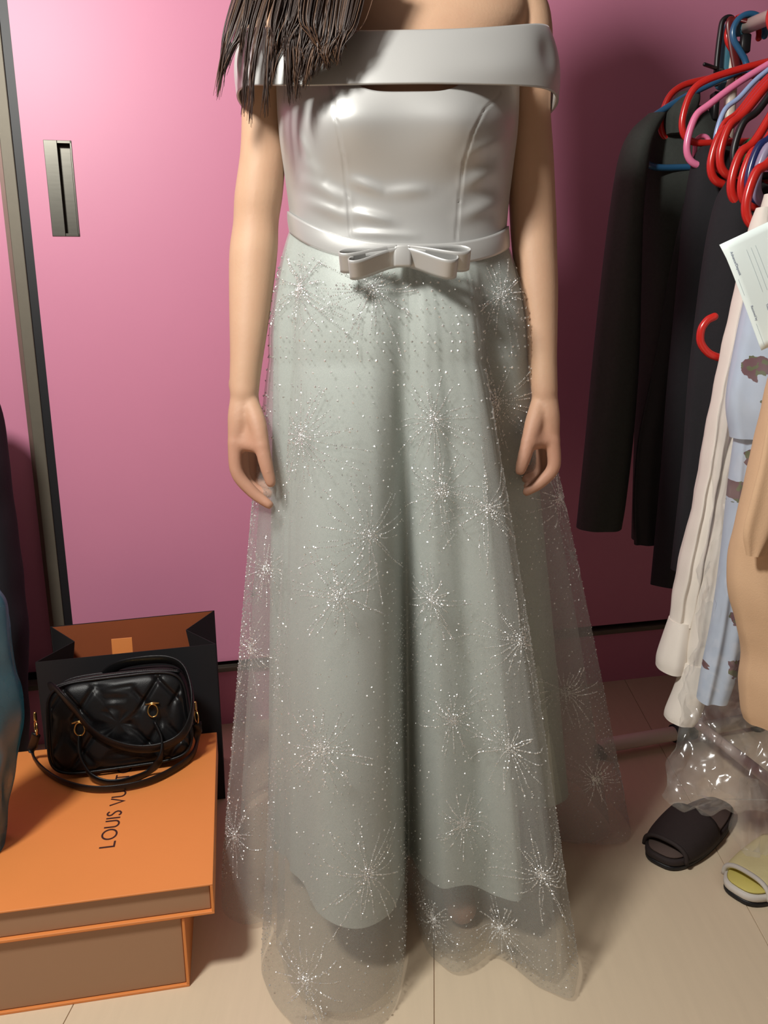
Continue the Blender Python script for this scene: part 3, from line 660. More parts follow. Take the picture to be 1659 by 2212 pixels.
# cap and back of the hair (above the frame)
for k in range(90):
    a = random.uniform(-.2*math.pi, 1.2*math.pi); x0 = math.cos(a); y0 = math.sin(a)
    top = HC+A3(.02*x0, .01, .118); P = [top, HC+A3(.085*x0, .10*y0+.012, .04), HC+A3(.088*x0, .102*y0+.015, -.06), HC+A3(.08*x0, .10*y0+.012, -.16-.12*max(0, y0))]
    hair.add(*tube(spline(P, 16), np.interp(np.linspace(0, 1, 16), [0, .3, .9, 1], [.012, .02, .014, .001]), 8, flat=(1, .4), side=A3(-y0, x0, 0)))
for x, y, Y in ((560, -120, 1.18), (600, -120, 1.145), (650, -120, 1.125), (700, -120, 1.117), (750, -120, 1.115), (790, -120, 1.113)):
    P = [HC+A3(-.02, -.02, .115), HC+A3(-.08, -.04, .03), HC+A3(-.085, -.05, -.07), at(x, y, Y)-A3(0, 0, .03)]
    hair.add(*tube(spline(P, 18), [.018]*17+[.006], 8, flat=(1, .45), side=A3(1, .2, 0)))
ho = hair.out('hair', HAIR, person); tag(ho, 'long dark brown hair falling over one shoulder')
hair2.out('highlight_strands', HAIR2, ho)

# ------------------------------------------------------------------ boxes, bags on the left
BA = math.radians(10.5); bx = A3(math.cos(BA), math.sin(BA), 0); by = A3(-math.sin(BA), math.cos(BA), 0)
def open_box(name, label, corner, w, dep, z0, z1, wall, recess):
    """drawer box: orange sleeve open to the front, brown drawer front set back inside; corner = front right bottom"""
    o = A3(corner[0], corner[1], 0); t = thing(name, label, 'box', (*corner, z0))
    sl = MB()
    for b in ((-w, 0, 0, dep, z0, z0+wall), (-w, 0, 0, dep, z1-wall*.7, z1), (-w, -w+wall, 0, dep, z0+wall, z1-wall*.7), (-wall, 0, 0, dep, z0+wall, z1-wall*.7), (-w+wall, -wall, dep-wall, dep, z0+wall, z1-wall*.7)):
        v, f = bevbox(*b, .0006, 1); sl.add(xf(v, o, bx, by), f)
    sl.out('sleeve', ORANGE, t, False)
    v, f = bevbox(-w+wall+.0008, -wall-.0008, recess, dep-wall-.002, z0+wall+.0006, z1-wall*.7-.0006, .001, 1)
    tag(obj('drawer', xf(v, o, bx, by), f, TAUPE, t, False), 'taupe drawer front set back in the sleeve'); return t, o
c0 = onfloor(410, 2131); c1 = onfloor(464, 1974, .12)
open_box('gift_box', 'tall orange drawer box with a taupe front standing on the floor', c0[:2], .41, .44, 0.0, .12, .0042, .004)
gb2, o2 = open_box('gift_box', 'flat orange drawer box with dark lettering lying under the black handbag', c1[:2], .46, .455, .1202, .1702, .0042, .006)
# lettering on the lid, stroke letters
G = {'L': [[(0, 1), (0, 0), (.5, 0)]], 'I': [[(0, 1), (0, 0)]], 'V': [[(0, 1), (.36, 0), (.72, 1)]], 'T': [[(0, 1), (.6, 1)], [(.3, 1), (.3, 0)]], 'N': [[(0, 0), (0, 1), (.62, 0), (.62, 1)]],
     'U': [[(0, 1), (0, .35)]+[(.31-.31*math.cos(a), .31-.31*math.sin(a)) for a in np.linspace(0.1, math.pi-.1, 9)]+[(.62, .35), (.62, 1)]],
     'O': [[(.46+.46*math.cos(a), .5+.5*math.sin(a)) for a in np.linspace(0, 2*math.pi, 25)]],
     'S': [[(.42, .86), (.34, .96), (.22, 1.0), (.09, .95), (.03, .82), (.07, .67), (.22, .55), (.36, .44), (.43, .28), (.38, .1), (.23, 0), (.09, .03), (0, .15)]]}
ADV = {'L': .72, 'I': .26, 'V': .9, 'T': .82, 'N': .9, 'U': .9, 'O': 1.16, 'S': .68}; TXS = 1.27
p0 = onfloor(246, 1828, .1705); p1 = onfloor(214, 1832, .1705); hgt = np.linalg.norm(p1-p0)
ty = -(bx); tx = by                       # letters read away from the viewer, tops to the left
ts = MB(); pen = 0.0
for ch in 'LOUIS VUITTON':
    if ch == ' ': pen += .42; continue
    for st in G[ch]:
        Pp = np.array(st); T = np.gradient(Pp, axis=0); n = len(Pp); L_, R_ = [], []
        for i in range(n):
            d0 = Pp[i]-Pp[i-1] if i else Pp[1]-Pp[0]; d1_ = Pp[i+1]-Pp[i] if i < n-1 else Pp[-1]-Pp[-2]
            if ch == 'O' and i in (0, n-1): d0 = Pp[-1]-Pp[-2]; d1_ = Pp[1]-Pp[0]
            d0 = d0/np.linalg.norm(d0); d1_ = d1_/np.linalg.norm(d1_); n0, n1 = A3(-d0[1], d0[0]), A3(-d1_[1], d1_[0])
            m_ = n0+n1; m_ /= max(1e-6, np.linalg.norm(m_)); k = .065/max(.45, m_@n0); L_.append(Pp[i]+m_*k); R_.append(Pp[i]-m_*k)
        vv = [p0+tx*(q[0]+pen)*hgt*TXS+ty*q[1]*hgt for q in L_+R_]; top_ = [p+A3(0, 0, .0002) for p in vv]
        ts.add(top_, [(i, i+1, n+i+1, n+i) for i in range(n-1)])
    pen += ADV[ch]
tag(ts.out('lettering', INK, gb2, False), 'dark brown printed lettering')

# paper carrier bag, open at the top, sides folded in
CA = math.radians(12); cx_ = A3(math.cos(CA), math.sin(CA), 0); cy_ = A3(-math.sin(CA), math.cos(CA), 0)
fr_t = at(466, 1391, 1.50); CW, CD, CHT = .335, .165, fr_t[2]
co = A3(fr_t[0], fr_t[1], 0)
cb = thing('carrier_bag', 'open black paper carrier bag with brown inside standing behind the orange boxes', 'bag', (*(co[:2]), 0))
def sheet(name, quads, m, m2, t=.0012):
    """folded sheet of board: outside and inside faces"""
    vs, fs, n = [], [], 0
    for q in quads: vs += q; fs.append((n, n+1, n+2, n+3)); n += 4
    v, f = shell(xf(np.array(vs), co, cx_, cy_), fs, t); return obj(name, v, f, m, cb, False)
h = CHT; gx_ = -.058; fh = .0
front = [[(-CW, 0, 0), (0, 0, 0), (0, 0, h), (-CW, 0, h-.004)]]; back = [[(0, CD, 0), (-CW, CD, 0), (-CW, CD, h+.006), (0, CD, h+.012)]]
sheet('front_panel', front, BPAPER, None); sheet('back_panel', back, BPAPER, None)
sheet('gusset', [[(0, 0, 0), (0, CD/2, 0), (gx_, CD/2, h+.004), (0, 0, h)], [(0, CD/2, 0), (0, CD, 0), (0, CD, h+.012), (gx_, CD/2, h+.004)]], BPAPER, None)
sheet('gusset', [[(-CW, CD/2, 0), (-CW, 0, 0), (-CW, 0, h-.004), (-CW-gx_, CD/2, h)], [(-CW, CD, 0), (-CW, CD/2, 0), (-CW-gx_, CD/2, h), (-CW, CD, h+.006)]], BPAPER, None)
def lining(name, quads): 
    vs, fs, n = [], [], 0
    for q in quads: vs += q; fs.append((n, n+1, n+2, n+3)); n += 4
    v, f = shell(xf(np.array(vs), co, cx_, cy_), fs, .0008); return obj(name, v, f, BROWNIN, cb, False)
e_ = .0022
tag(lining('inside_lining', [[(-CW+e_, e_, .01), (-e_, e_, .01), (-e_*1.5, e_, h-.001), (-CW+e_, e_, h-.005)]]), 'brown paper inside')
tag(lining('inside_lining', [[(-e_, CD-e_, .01), (-CW+e_, CD-e_, .01), (-CW+e_, CD-e_, h+.005), (-e_*1.5, CD-e_, h+.011)]]), 'brown paper inside')
v, f = boxv(-CW+.003, -.003, .003, CD-.003, .001, .003); obj('bottom', xf(v, co, cx_, cy_), f, BROWNIN, cb, False)
v, f = bevbox(-.205, -.165, .035, .0365, .02, h+.001, .0004, 1)
v = np.array(v); v[:, 1] += (v[:, 2]-.02)*.12
tag(obj('card_envelope', xf(v, co, cx_, cy_), f, ORANGE, None, False, co+cx_*-.18+cy_*.04), 'small orange card sticking up inside the black paper carrier bag', 'card')

# quilted handbag -------------------------------------------------------------------
hb0 = onfloor(268, 1672, .1702); HW, HH, HD = .255, .165, .085
HA = math.radians(11); hx_ = A3(math.cos(HA), math.sin(HA), 0); hy_ = A3(-math.sin(HA), math.cos(HA), 0)
lean = math.radians(14); hz_ = A3(0, 0, 1)*math.cos(lean)+hy_*math.sin(lean); hyy = hy_*math.cos(lean)-A3(0, 0, 1)*math.sin(lean)
tilt = math.radians(2); hx2 = hx_*math.cos(tilt)+hz_*math.sin(tilt); hz2 = hz_*math.cos(tilt)-hx_*math.sin(tilt)
ho_ = hb0+hz2*(HH/2+.002)+hyy*.03+A3(0, 0, .010)
hbag = thing('handbag', 'small quilted black leather handbag with gold hardware on the orange box', 'handbag', hb0)
def hbp(p): p = np.asarray(p, float); return xf(p, ho_, hx2, hyy, hz2)
def superq(a, b, c, e1, e2, nu, nv):
    u = np.linspace(-math.pi, math.pi, nu, endpoint=False); w = np.linspace(-math.pi/2+.01, math.pi/2-.01, nv)
    f_ = lambda q, e: np.sign(q)*np.abs(q)**e
    rows_ = []
    for ww in w: rows_.append(np.stack([a*f_(np.cos(ww), e1)*f_(np.cos(u), e2), np.full(nu, 0.)+b*f_(np.sin(ww), e1), c*f_(np.cos(ww), e1)*f_(np.sin(u), e2)], 1))
    return np.array(rows_)
R_ = superq(HW/2, HD/2, HH/2, .42, .38, 200, 110)
x, y, z = R_[..., 0], R_[..., 1], R_[..., 2]
ql = .046
def groove(q): d = np.abs((q/ql) % 1-.5)*ql; return .0060*np.exp(-((ql/2-(ql/2-d))/.0042)**2)
gsum = groove(x*.80+z*.62+.01)+groove(x*.80-z*.62+.004); puff = np.where(np.abs(x) < HW*.46, 1, 0)
R_[..., 1] += np.sign(-y)*gsum*np.clip(np.abs(y)/(HD/2)*2-1, 0, 1)*puff
R_[..., 0] *= 1-.06*(z/HH+.5)                                          # narrower at the top
v, f = loft(R_); tag(obj('bag_body', hbp(v), f, BLEATH, hbag), 'quilted black leather')
zp = MB(); sx = np.linspace(-HW*.44, HW*.44, 40); arch = lambda q: HH/2+.001-.010*(np.abs(q)/(HW*.44))**3
for off in (-.006, .006):
    zp.add(*tube([hbp([(q, off-.012, arch(q))])[0] for q in sx], .0028, 8))
zo = zp.out('zip_piping', BLEATH, hbag)
zt = MB()
for q in np.linspace(-HW*.42, HW*.42, 60):
    v, f = boxv(q-.0012, q+.0012, -.0155, -.0085, arch(q)-.001, arch(q)+.0016); zt.add(hbp(v), f)
tag(zt.out('zip_teeth', GOLD, zo, False), 'gold zip teeth')
for s in (-1, 1):                                                     # edge piping round the front and back faces
    u = np.linspace(0, 2*math.pi, 90, endpoint=False); q = lambda t_, e: np.sign(t_)*np.abs(t_)**e
    P = np.stack([HW/2*.985*q(np.cos(u), .38), np.full(90, s*HD/2*.72), HH/2*.985*q(np.sin(u), .38)], 1); P[:, 0] *= 1-.06*(P[:, 2]/HH+.5)
    P = np.concatenate([P, P[:1]]); v, f = tube(hbp(P), .0026, 8, caps=False); obj('edge_piping', v, f, BLEATH, hbag)
def ring(c_, R, r, ax, ay, n=20, squash=1.0):
    a = np.linspace(0, 2*math.pi, n+1); return tube([c_+ax*R*math.cos(t)+ay*R*squash*math.sin(t) for t in a], r, 7, caps=False)
def hpx(px_, py_, dy):                                                 # a point on the bag's front seen at a pixel, dy in front of it
    d = ray(px_, py_); o = ho_+hyy*(-HD/2-dy); k = ((o-CP)@hyy)/(d@hyy); return CP+d*k
for (px_, py_, sc) in ((330, 1535, 1), (172, 1575, 1)):
    c_ = hpx(px_, py_, .004)
    v, f = ring(c_, .0085*sc, .0014, hx2, hz2, squash=1.35); rg = obj('strap_ring', v, f, GOLD, hbag)
    v, f = tube([c_+hz2*.012-hx2*.012, c_+hz2*.0135, c_+hz2*.012+hx2*.012], .002, 8); obj('ring_bar', v, f, GOLD, rg)
for s, (px_, py_) in ((1, (424, 1548)), (-1, (78, 1572))):
    c_ = at(px_, py_, ho_[1]+s*.022)
    v, f = ring(c_, .0095, .0016, hx2*.4-hyy*.9, hz2, squash=1.3); rg = obj('side_clasp', v, f, GOLD, hbag)
    v, f = caps_tube(np.array([c_+hz2*.026, c_+hz2*.014]), .003, 8); obj('clasp_swivel', v, f, GOLD, rg)
def strap(pts, w, name, n=60, th_=.28, side=None):
    P = spline(pts, n); v, f = tube(P, w, 10, flat=(1, th_), side=side if side is not None else A3(0, -.35, 1)); return obj(name, v, f, BLEATH, hbag)
fz = .1702
strap([hpx(95, 1497, .01)+hyy*.05, hpx(112, 1490, .010)+hyy*.02, hpx(135, 1503, .012), hpx(165, 1538, .014), hpx(200, 1580, .014), hpx(245, 1606, .012), hpx(300, 1618, .012), hpx(352, 1612, .012), hpx(392, 1590, .01), hpx(412, 1550, .006), hpx(414, 1500, .004)+hyy*.01, hpx(396, 1452, .0)+hyy*.03, hpx(360, 1434, .0)+hyy*.045, hpx(300, 1436, .0)+hyy*.05, hpx(240, 1452, .0)+hyy*.062, hpx(200, 1490, .0)+hyy*.085], .0105, 'carry_handle', 90, .28)
strap([hpx(172, 1590, .006), hpx(172, 1620, .012), hpx(180, 1650, .016), hpx(200, 1677, .02), onfloor(235, 1690, fz+.0098), onfloor(280, 1684, fz+.0098), onfloor(320, 1668, fz+.009), hpx(345, 1640, .02), hpx(350, 1600, .014), hpx(333, 1560, .006)], .0075, 'carry_handle', 70, .35)
strap([at(78, 1585, ho_[1]-.02), onfloor(70, 1625, fz+.02), onfloor(88, 1656, fz+.0098), onfloor(130, 1686, fz+.0098), onfloor(190, 1703, fz+.0098), onfloor(255, 1702, fz+.0098), onfloor(320, 1688, fz+.0098), onfloor(375, 1662, fz+.0098), onfloor(414, 1632, fz+.012), onfloor(426, 1600, fz+.022), at(426, 1562, ho_[1]+.02)], .0085, 'shoulder_strap', 90, .3)

# teal plastic bag and dark fabric bag at the edge ----------------------------------------
def tube_rows(rows, n=60, nc=72, folds=(), noise=0.0, ns=14.0, seed=1, pw=2.0, fold_amp=.006):
    """rows: (x_left, x_right, y, distance, thickness) -> closed cloth tube with real depth"""
    sp = spline(rows, n); a = np.linspace(0, 2*math.pi, nc, endpoint=False); r_ = np.random.default_rng(seed)
    ks = [(int(q), r_.uniform(0, 6.28), r_.uniform(.5, 1)) for q in r_.integers(2, 8, 5)]
    rw = []
    for i, (xl, xr, y_, Y, d) in enumerate(sp):
        Pl, Pr = at(xl, y_, Y), at(xr, y_, Y); c_ = (Pl+Pr)/2; h_ = (Pr-Pl)/2; t = i/(n-1)
        fold = sum(am*np.sin(k*a+p+.8*math.sin(3*t+p)) for k, p, am in ks)/2.2*fold_amp*min(1, .25+t)
        cc, ss = np.sign(np.cos(a))*np.abs(np.cos(a))**(2/pw), np.sign(np.sin(a))*np.abs(np.sin(a))**(2/pw)
        P = c_+h_*cc[:, None]+A3(0, 1, 0)*((d/2)*ss+fold*np.abs(np.sin(a))**.5)[:, None]
        rw.append(P)
    rw = np.array(rw)
    if noise: rw = rw+noise*np.stack([vnoise(rw, ns, seed+1), vnoise(rw, ns, seed+2), .4*vnoise(rw, ns, seed+3)], -1)
    return loft(rw, sharp=True)
def garment(name, rows, m, parent, **k):
    v, f = tube_rows(rows, **k); return obj(name, v, f, m, parent)
tp = thing('plastic_bag', 'crumpled teal plastic bag standing on the orange box', 'bag', onfloor(-20, 1835, .1702))
v, f = tube_rows([(-75, -30, 1245, 1.13, .03), (-90, 2, 1290, 1.125, .06), (-105, 14, 1360, 1.12, .09), (-115, 22, 1430, 1.12, .11), (-120, 40, 1510, 1.12, .12), (-115, 33, 1610, 1.115, .12), (-105, 24, 1700, 1.11, .11), (-95, 12, 1790, 1.105, .09), (-92, 6, 1836, 1.10, .085)], 60, 60, noise=.006, ns=11, seed=4, fold_amp=.004)
v = np.array(v); v[:, 2] = np.maximum(v[:, 2], .1712); obj('bag_film', v, f, TEALF, tp)
v, f = tube_rows([(-95, 8, 1540, 1.12, .06), (-100, 18, 1570, 1.12, .08), (-100, 15, 1640, 1.115, .085), (-92, 8, 1720, 1.11, .075), (-82, 0, 1800, 1.105, .06)], 24, 40, noise=.003, seed=8)
v = np.array(v); v[:, 2] = np.maximum(v[:, 2], .174); tag(obj('folded_cloth', v, f, CHARC, tp), 'dark cloth inside the plastic bag')
v, f = tube_rows([(-210, -60, 800, 1.55, .05), (-235, -22, 840, 1.55, .12), (-250, 0, 930, 1.55, .16), (-260, 14, 1060, 1.55, .17), (-260, 26, 1160, 1.55, .17), (-262, 40, 1260, 1.55, .17), (-265, 50, 1340, 1.55, .17), (-265, 52, 1450, 1.55, .17), (-262, 52, 1560, 1.55, .17), (-258, 50, 1690, 1.55, .16)], 60, 60, noise=.004, ns=6, seed=9, pw=2.6, fold_amp=.008)
v = np.array(v); v[:, 2] = np.maximum(v[:, 2], .001)
tag(obj('garment_bag', v, f, DARKFAB, None, True, onfloor(-105, 1692)), 'tall dark fabric bag leaning by the wardrobe doors behind the plastic bag', 'bag')

# ------------------------------------------------------------------ clothes rack on the right
RA = A3(.685, 1.72, 1.49); RD = A3(.208, -.978, -.085); RD /= np.linalg.norm(RD)
rod = lambda s: RA+RD*s
rack = thing('clothes_rack', 'white tube clothes rack crowded with hangers and garments', 'rack', (RA[0], RA[1], 0))
ft0, ft1 = onfloor(1298, 1612, .028), onfloor(1470, 1582, .028); fdir = (ft1-ft0)/np.linalg.norm(ft1-ft0)
foot_c = ft0+fdir*.21
lean_top = RA+A3(0, 0, -.02)
v, f = tube(spline([foot_c+A3(0, 0, .01), (foot_c+lean_top)/2+A3(.006, 0, 0), lean_top], 20), .0115, 16); obj('upright', v, f, RACKW, rack)
v, f = tube([RA-RD*.0, rod(.035)], .010, 16); obj('rail_end', v, f, RACKW, rack)
v, f = tube([rod(.03), rod(1.05)], .0128, 16); obj('top_rail', v, f, RACKW, rack)
v, f = tube([rod(.034), rod(.0375)], .0136, 16); obj('rail_clip', v, f, BLACKP, rack)
v, f = bevbox(-.009, .009, -.006, .006, -.045, -.013, .002, 1); obj('clip_block', xf(v, rod(.036), A3(1, 0, 0), A3(0, 1, 0)), f, BLACKP, rack)
v, f = caps_tube(spline([RA+A3(-.012, .01, -.085), RA+A3(-.014, .006, -.03), RA+A3(-.006, .002, .004), RA+RD*.03+A3(0, 0, .002)], 14), .0165, 14); tag(obj('corner_joint', v, f, TEALJ, rack), 'blue plastic corner joint')
v, f = tube([ft0, ft0+fdir*.42], .0165, 16); obj('foot_bar', v, f, RACKW, rack)
v, f = tube([foot_c-fdir*.022, foot_c+fdir*.03], .021, 16); obj('foot_joint', v, f, DKTEAL, rack)
for q in (ft0, ft0+fdir*.42):
    v, f = disc(q, [(.006, .0295), (.013, .028), (.016, .012), (.014, .0005)], 16); obj('foot_cap', v, f, DKTEAL, rack)
far_end = rod(1.05); fe = A3(far_end[0], far_end[1], .028)
v, f = tube([fe, far_end], .0115, 12); obj('upright', v, f, RACKW, rack)
v, f = tube([fe-fdir*.21, fe+fdir*.21], .0165, 12); obj('foot_bar', v, f, RACKW, rack)
v, f = tube([foot_c+A3(0, 0, .05), fe+A3(0, 0, .05)], .0115, 12); obj('lower_bar', v, f, RACKW, rack)

def hanger(label, m, s, left_px, Yl, r=.0062, drop_bar=.045, hook_r=.031, name='clothes_hanger', lower=0.0):
    """tube hanger hung on the rail at s; left_px = pixel of its left shoulder end"""
    hk = rod(s)+A3(0, 0, .0128+r-lower); E = at(left_px[0], left_px[1], Yl)
    hv = A3(E[0]-hk[0], E[1]-hk[1], 0); half = np.linalg.norm(hv); ex = hv/half; dz = hk[2]-E[2]; ez = A3(0, 0, 1)
    t = thing(name, label, 'hanger', hk-A3(0, 0, dz+drop_bar), 'plastic hangers on the rack')
    cc = hk-ez*hook_r; a = np.linspace(-.75*math.pi+.2, .5*math.pi+.55, 22)
    neck = cc-ez*(hook_r+.032)
    hookp = [cc+(-ex)*hook_r*math.sin(q)*-1+ez*hook_r*math.cos(q) for q in np.linspace(-1.9, 2.5, 26)]
    # tip on the right, wraps over the rail and returns down to the neck
    hp_ = [cc-ex*hook_r*math.sin(q)+ez*hook_r*math.cos(q) for q in np.linspace(1.75, -2.3, 26)]+[neck+ez*.012, neck]
    v, f = caps_tube(spline(hp_, 44), r*.95, 10); obj('hook', v, f, m, t)
    ends = []
    L = lambda px_, pz_: neck+ex*px_+ez*pz_
    dn = -(dz-2*hook_r-.032)
    cz = min(-.03, dn+.062)
    fr_ = [L(0, 0), L(.02, -.006), L(half*.5, cz*.52), L(half-.036, cz+.004), L(half-.012, cz-.016), L(half, dn+.004), L(half-.006, dn-.024), L(half-.03, dn-.036), L(half*.5, dn-.036), L(0, dn-.036)]
    fl_ = [L(-(p-neck)@ex, (p-neck)@ez) for p in fr_]
    path = np.concatenate([spline(fr_, 60), spline(fl_, 60)[::-1]])
    v, f = tube(path, r, 10, caps=False); obj('frame', v, f, m, t)
    return t
HANG = [('blue hanger inside the charcoal coat', BLUEP, .045, (1388, 318), 1.665, {}), ('red hanger hooked at the end of the rail above the coat collar', REDP, .028, (1428, 262), 1.685, {}),
        ('long red hanger lying across the pink hanger', REDP, .15, (1474, 262), 1.57, {}), ('pink hanger among the red hangers', PINKP, .17, (1484, 312), 1.55, {}), ('pale blue hanger beside the pink hanger', LBLUEP, .19, (1546, 300), 1.53, {'r': .0045}),
        ('thin red hanger between the pale blue and thick red hangers', REDP, .205, (1543, 330), 1.515, {'r': .0045}), ('thick red hanger over the black cloth shoulder', REDP, .22, (1536, 352), 1.50, {'r': .007}), ('red hanger with a rounded upper corner behind the black hanger', REDP, .238, (1556, 335), 1.48, {'r': .007}),
        ('black hanger crossing in front of the green disc', BLACKP, .258, (1585, 330), 1.46, {}), ('red hanger whose end droops beneath the black hanger', REDP, .28, (1580, 395), 1.43, {'r': .0075}), ('red hanger squeezed against the navy hanger', REDP, .30, (1602, 398), 1.413, {'r': .007}),
        ('navy hanger between red and lavender hangers', NAVYP, .33, (1618, 385), 1.384, {'r': .007}), ('lavender hanger beside the navy hanger', LAVP, .35, (1634, 392), 1.364, {'r': .008}), ('low red hanger end beside the cream shirt shoulder', REDP, .38, (1612, 440), 1.334, {'r': .0075})]
for lb, m, s, p, Y, kw in HANG: hanger(lb, m, s, p, Y, **kw)
# pink hook end, maroon strap hook, black clip hanger, green disc
c_ = at(1517, 312, 1.575); a = np.linspace(math.pi*1.05, -.35*math.pi, 18)
P = [c_+A3(-.018*0-.016*0, 0, 0)+A3(.013*math.cos(q), 0, .014*math.sin(q)) for q in a]; P = [c_+A3(-.012, 0, -.045)]+P
v, f = caps_tube(spline(P, 40), .0042, 10); tag(obj('strap_hook', v, f, PINKP, None, True, c_), 'small pink hook hanging inside the pink hanger', 'hook')
bt = thing('clip_hanger', 'black clip hanger seen edge on at the end of the rail', 'hanger', at(1548, 175, 1.70))
P = [at(1590, 52, 1.70), at(1578, 38, 1.70), at(1562, 44, 1.70), at(1556, 70, 1.70), at(1550, 120, 1.70), at(1547, 160, 1.70)]
v, f = tube(spline(P, 30), .0052, 10); obj('hook', v, f, BLACKP, bt)
v, f = caps_tube(np.array([at(1522, 139, 1.66), at(1548, 148, 1.70), at(1582, 156, 1.74)]), .0035, 10); obj('bar', v, f, BLACKP, bt)
v, f = ellipsoid(at(1548, 176, 1.70), (.009, .009, .009), 14, 10); obj('knob', v, f, BLACKP, bt)
v, f = bevbox(-.006, .006, -.012, .012, -.05, 0, .002, 1); obj('clip', xf(v, at(1545, 200, 1.70), A3(1, 0, 0), A3(0, 1, 0)), f, BLACKP, bt)
ms = thing('strap_hanger', 'flat maroon hanger hook seen edge on beside the blue corner joint', 'hanger', at(1592, 185, 1.68))
v, f = tube(spline([at(1618, 46, 1.67), at(1596, 43, 1.68), at(1578, 48, 1.68), at(1582, 90, 1.68), at(1590, 140, 1.68), at(1597, 182, 1.68)], 40), .0085, 10, flat=(1, .45), side=A3(1, 0, 0)); obj('hook', v, f, MAROON, ms)
c_ = at(1630, 328, 1.475); v, f = tube([c_+A3(0, -.003, 0), c_+A3(0, .003, 0)], .024, 32); gd = obj('size_disc', v, f, GREENP, None, True, c_); tag(gd, 'green round size disc behind the black hanger', 'disc')
# red hook of a lower hanger poking out past the cream shirt
lh = thing('clothes_hanger', 'red hanger whose open hook pokes out from the cream shirt', 'hanger', at(1560, 800, 1.30), 'plastic hangers on the rack')
v, f = caps_tube(spline([at(1543, 684, 1.30), at(1528, 692, 1.30), at(1515, 712, 1.30), at(1514, 740, 1.30), at(1530, 762, 1.30), at(1552, 772, 1.30), at(1580, 778, 1.305)], 40), .0062, 10); obj('hook', v, f, REDP, lh)

# charcoal coat: body, sleeve, collar
coat = thing('coat', 'charcoal wool coat hanging at the back end of the rack', 'coat', at(1400, 700, 1.70))
garment('body', [(1440, 1520, 232, 1.72, .04), (1400, 1560, 275, 1.72, .08), (1385, 1590, 340, 1.72, .10), (1380, 1600, 480, 1.725, .11), (1378, 1600, 700, 1.73, .12), (1372, 1595, 950, 1.72, .13), (1366, 1590, 1165, 1.725, .13)], COATM, coat, fold_amp=.010, seed=2)
garment('sleeve', [(1400, 1440, 246, 1.675, .03), (1362, 1420, 283, 1.67, .065), (1338, 1402, 340, 1.665, .085), (1318, 1388, 460, 1.66, .09), (1298, 1384, 620, 1.66, .09), (1281, 1380, 780, 1.66, .088), (1266, 1368, 940, 1.66, .085), (1252, 1352, 1080, 1.66, .08), (1246, 1342, 1140, 1.66, .078)], COATM, coat, fold_amp=.006, seed=3)
garment('collar', [(1466, 1512, 200, 1.685, .03), (1450, 1510, 222, 1.68, .05), (1436, 1500, 248, 1.675, .055), (1440, 1480, 290, 1.67, .03)], COATM, coat, n=24, fold_amp=.002, seed=5)
# black cloth garments in front of it
jk = thing('jacket', 'black jacket hanging in front of the charcoal coat', 'jacket', at(1480, 800, 1.56))
garment('body', [(1512, 1540, 318, 1.565, .03), (1496, 1600, 350, 1.565, .08), (1478, 1660, 450, 1.565, .08), (1462, 1680, 620, 1.565, .085), (1440, 1680, 850, 1.565, .085), (1425, 1680, 1050, 1.565, .085), (1405, 1660, 1262, 1.565, .085)], BLACKC, jk, fold_amp=.009, seed=11)
dk = thing('trousers', 'dark grey trousers hanging between charcoal coat and black jacket', 'trousers', at(1420, 900, 1.635))
garment('leg', [(1476, 1520, 440, 1.632, .03), (1452, 1520, 560, 1.632, .026), (1408, 1500, 800, 1.632, .026), (1378, 1480, 950, 1.632, .026), (1368, 1470, 1080, 1.632, .026), (1370, 1460, 1176, 1.632, .026)], CHARC, dk, fold_amp=.005, seed=12)
bl = thing('dress', 'long black garment pressed behind the cream shirt', 'garment', at(1600, 900, 1.45))
garment('body', [(1570, 1640, 390, 1.46, .04), (1545, 1700, 440, 1.46, .09), (1520, 1740, 560, 1.46, .10), (1490, 1760, 800, 1.46, .11), (1475, 1760, 1000, 1.46, .11), (1450, 1760, 1230, 1.46, .11)], BLACKC, bl, fold_amp=.009, seed=13)
# cream shirt
cs = thing('shirt', 'cream cotton shirt with buttoned cuffs hanging in front of black clothes', 'shirt', at(1520, 900, 1.27))
garment('body', [(1650, 1720, 420, 1.32, .03), (1638, 1800, 470, 1.32, .07), (1612, 1820, 600, 1.32, .09), (1580, 1810, 800, 1.32, .10), (1550, 1800, 1000, 1.32, .11), (1522, 1790, 1230, 1.32, .11)], CREAM, cs, noise=.0035, ns=9, fold_amp=.010, seed=14)
garment('sleeve', [(1637, 1668, 448, 1.275, .03), (1612, 1658, 530, 1.27, .05), (1590, 1632, 620, 1.265, .055), (1566, 1612, 730, 1.262, .055), (1542, 1583, 860, 1.26, .055), (1516, 1556, 1000, 1.26, .058), (1487, 1530, 1150, 1.26, .06), (1462, 1512, 1270, 1.26, .062), (1448, 1496, 1345, 1.26, .05)], CREAM, cs, noise=.0035, ns=9, fold_amp=.006, seed=15)
sv = garment('cuff', [(1447, 1492, 1338, 1.258, .05), (1434, 1488, 1380, 1.256, .062), (1422, 1484, 1420, 1.254, .07), (1420, 1476, 1442, 1.254, .07)], CREAM, cs, n=20, fold_amp=.002, seed=16)
garment('sleeve', [(1600, 1640, 900, 1.235, .03), (1566, 1610, 1000, 1.235, .045), (1540, 1588, 1120, 1.235, .05), (1514, 1566, 1250, 1.232, .052), (1492, 1548, 1360, 1.23, .055), (1478, 1536, 1440, 1.23, .05)], CREAM, cs, noise=.0035, ns=9, fold_amp=.007, seed=17)
garment('cuff', [(1477, 1530, 1430, 1.228, .05), (1458, 1524, 1490, 1.226, .062), (1440, 1512, 1535, 1.224, .068), (1437, 1500, 1550, 1.224, .068)], CREAM, cs, n=20, fold_amp=.002, seed=18)
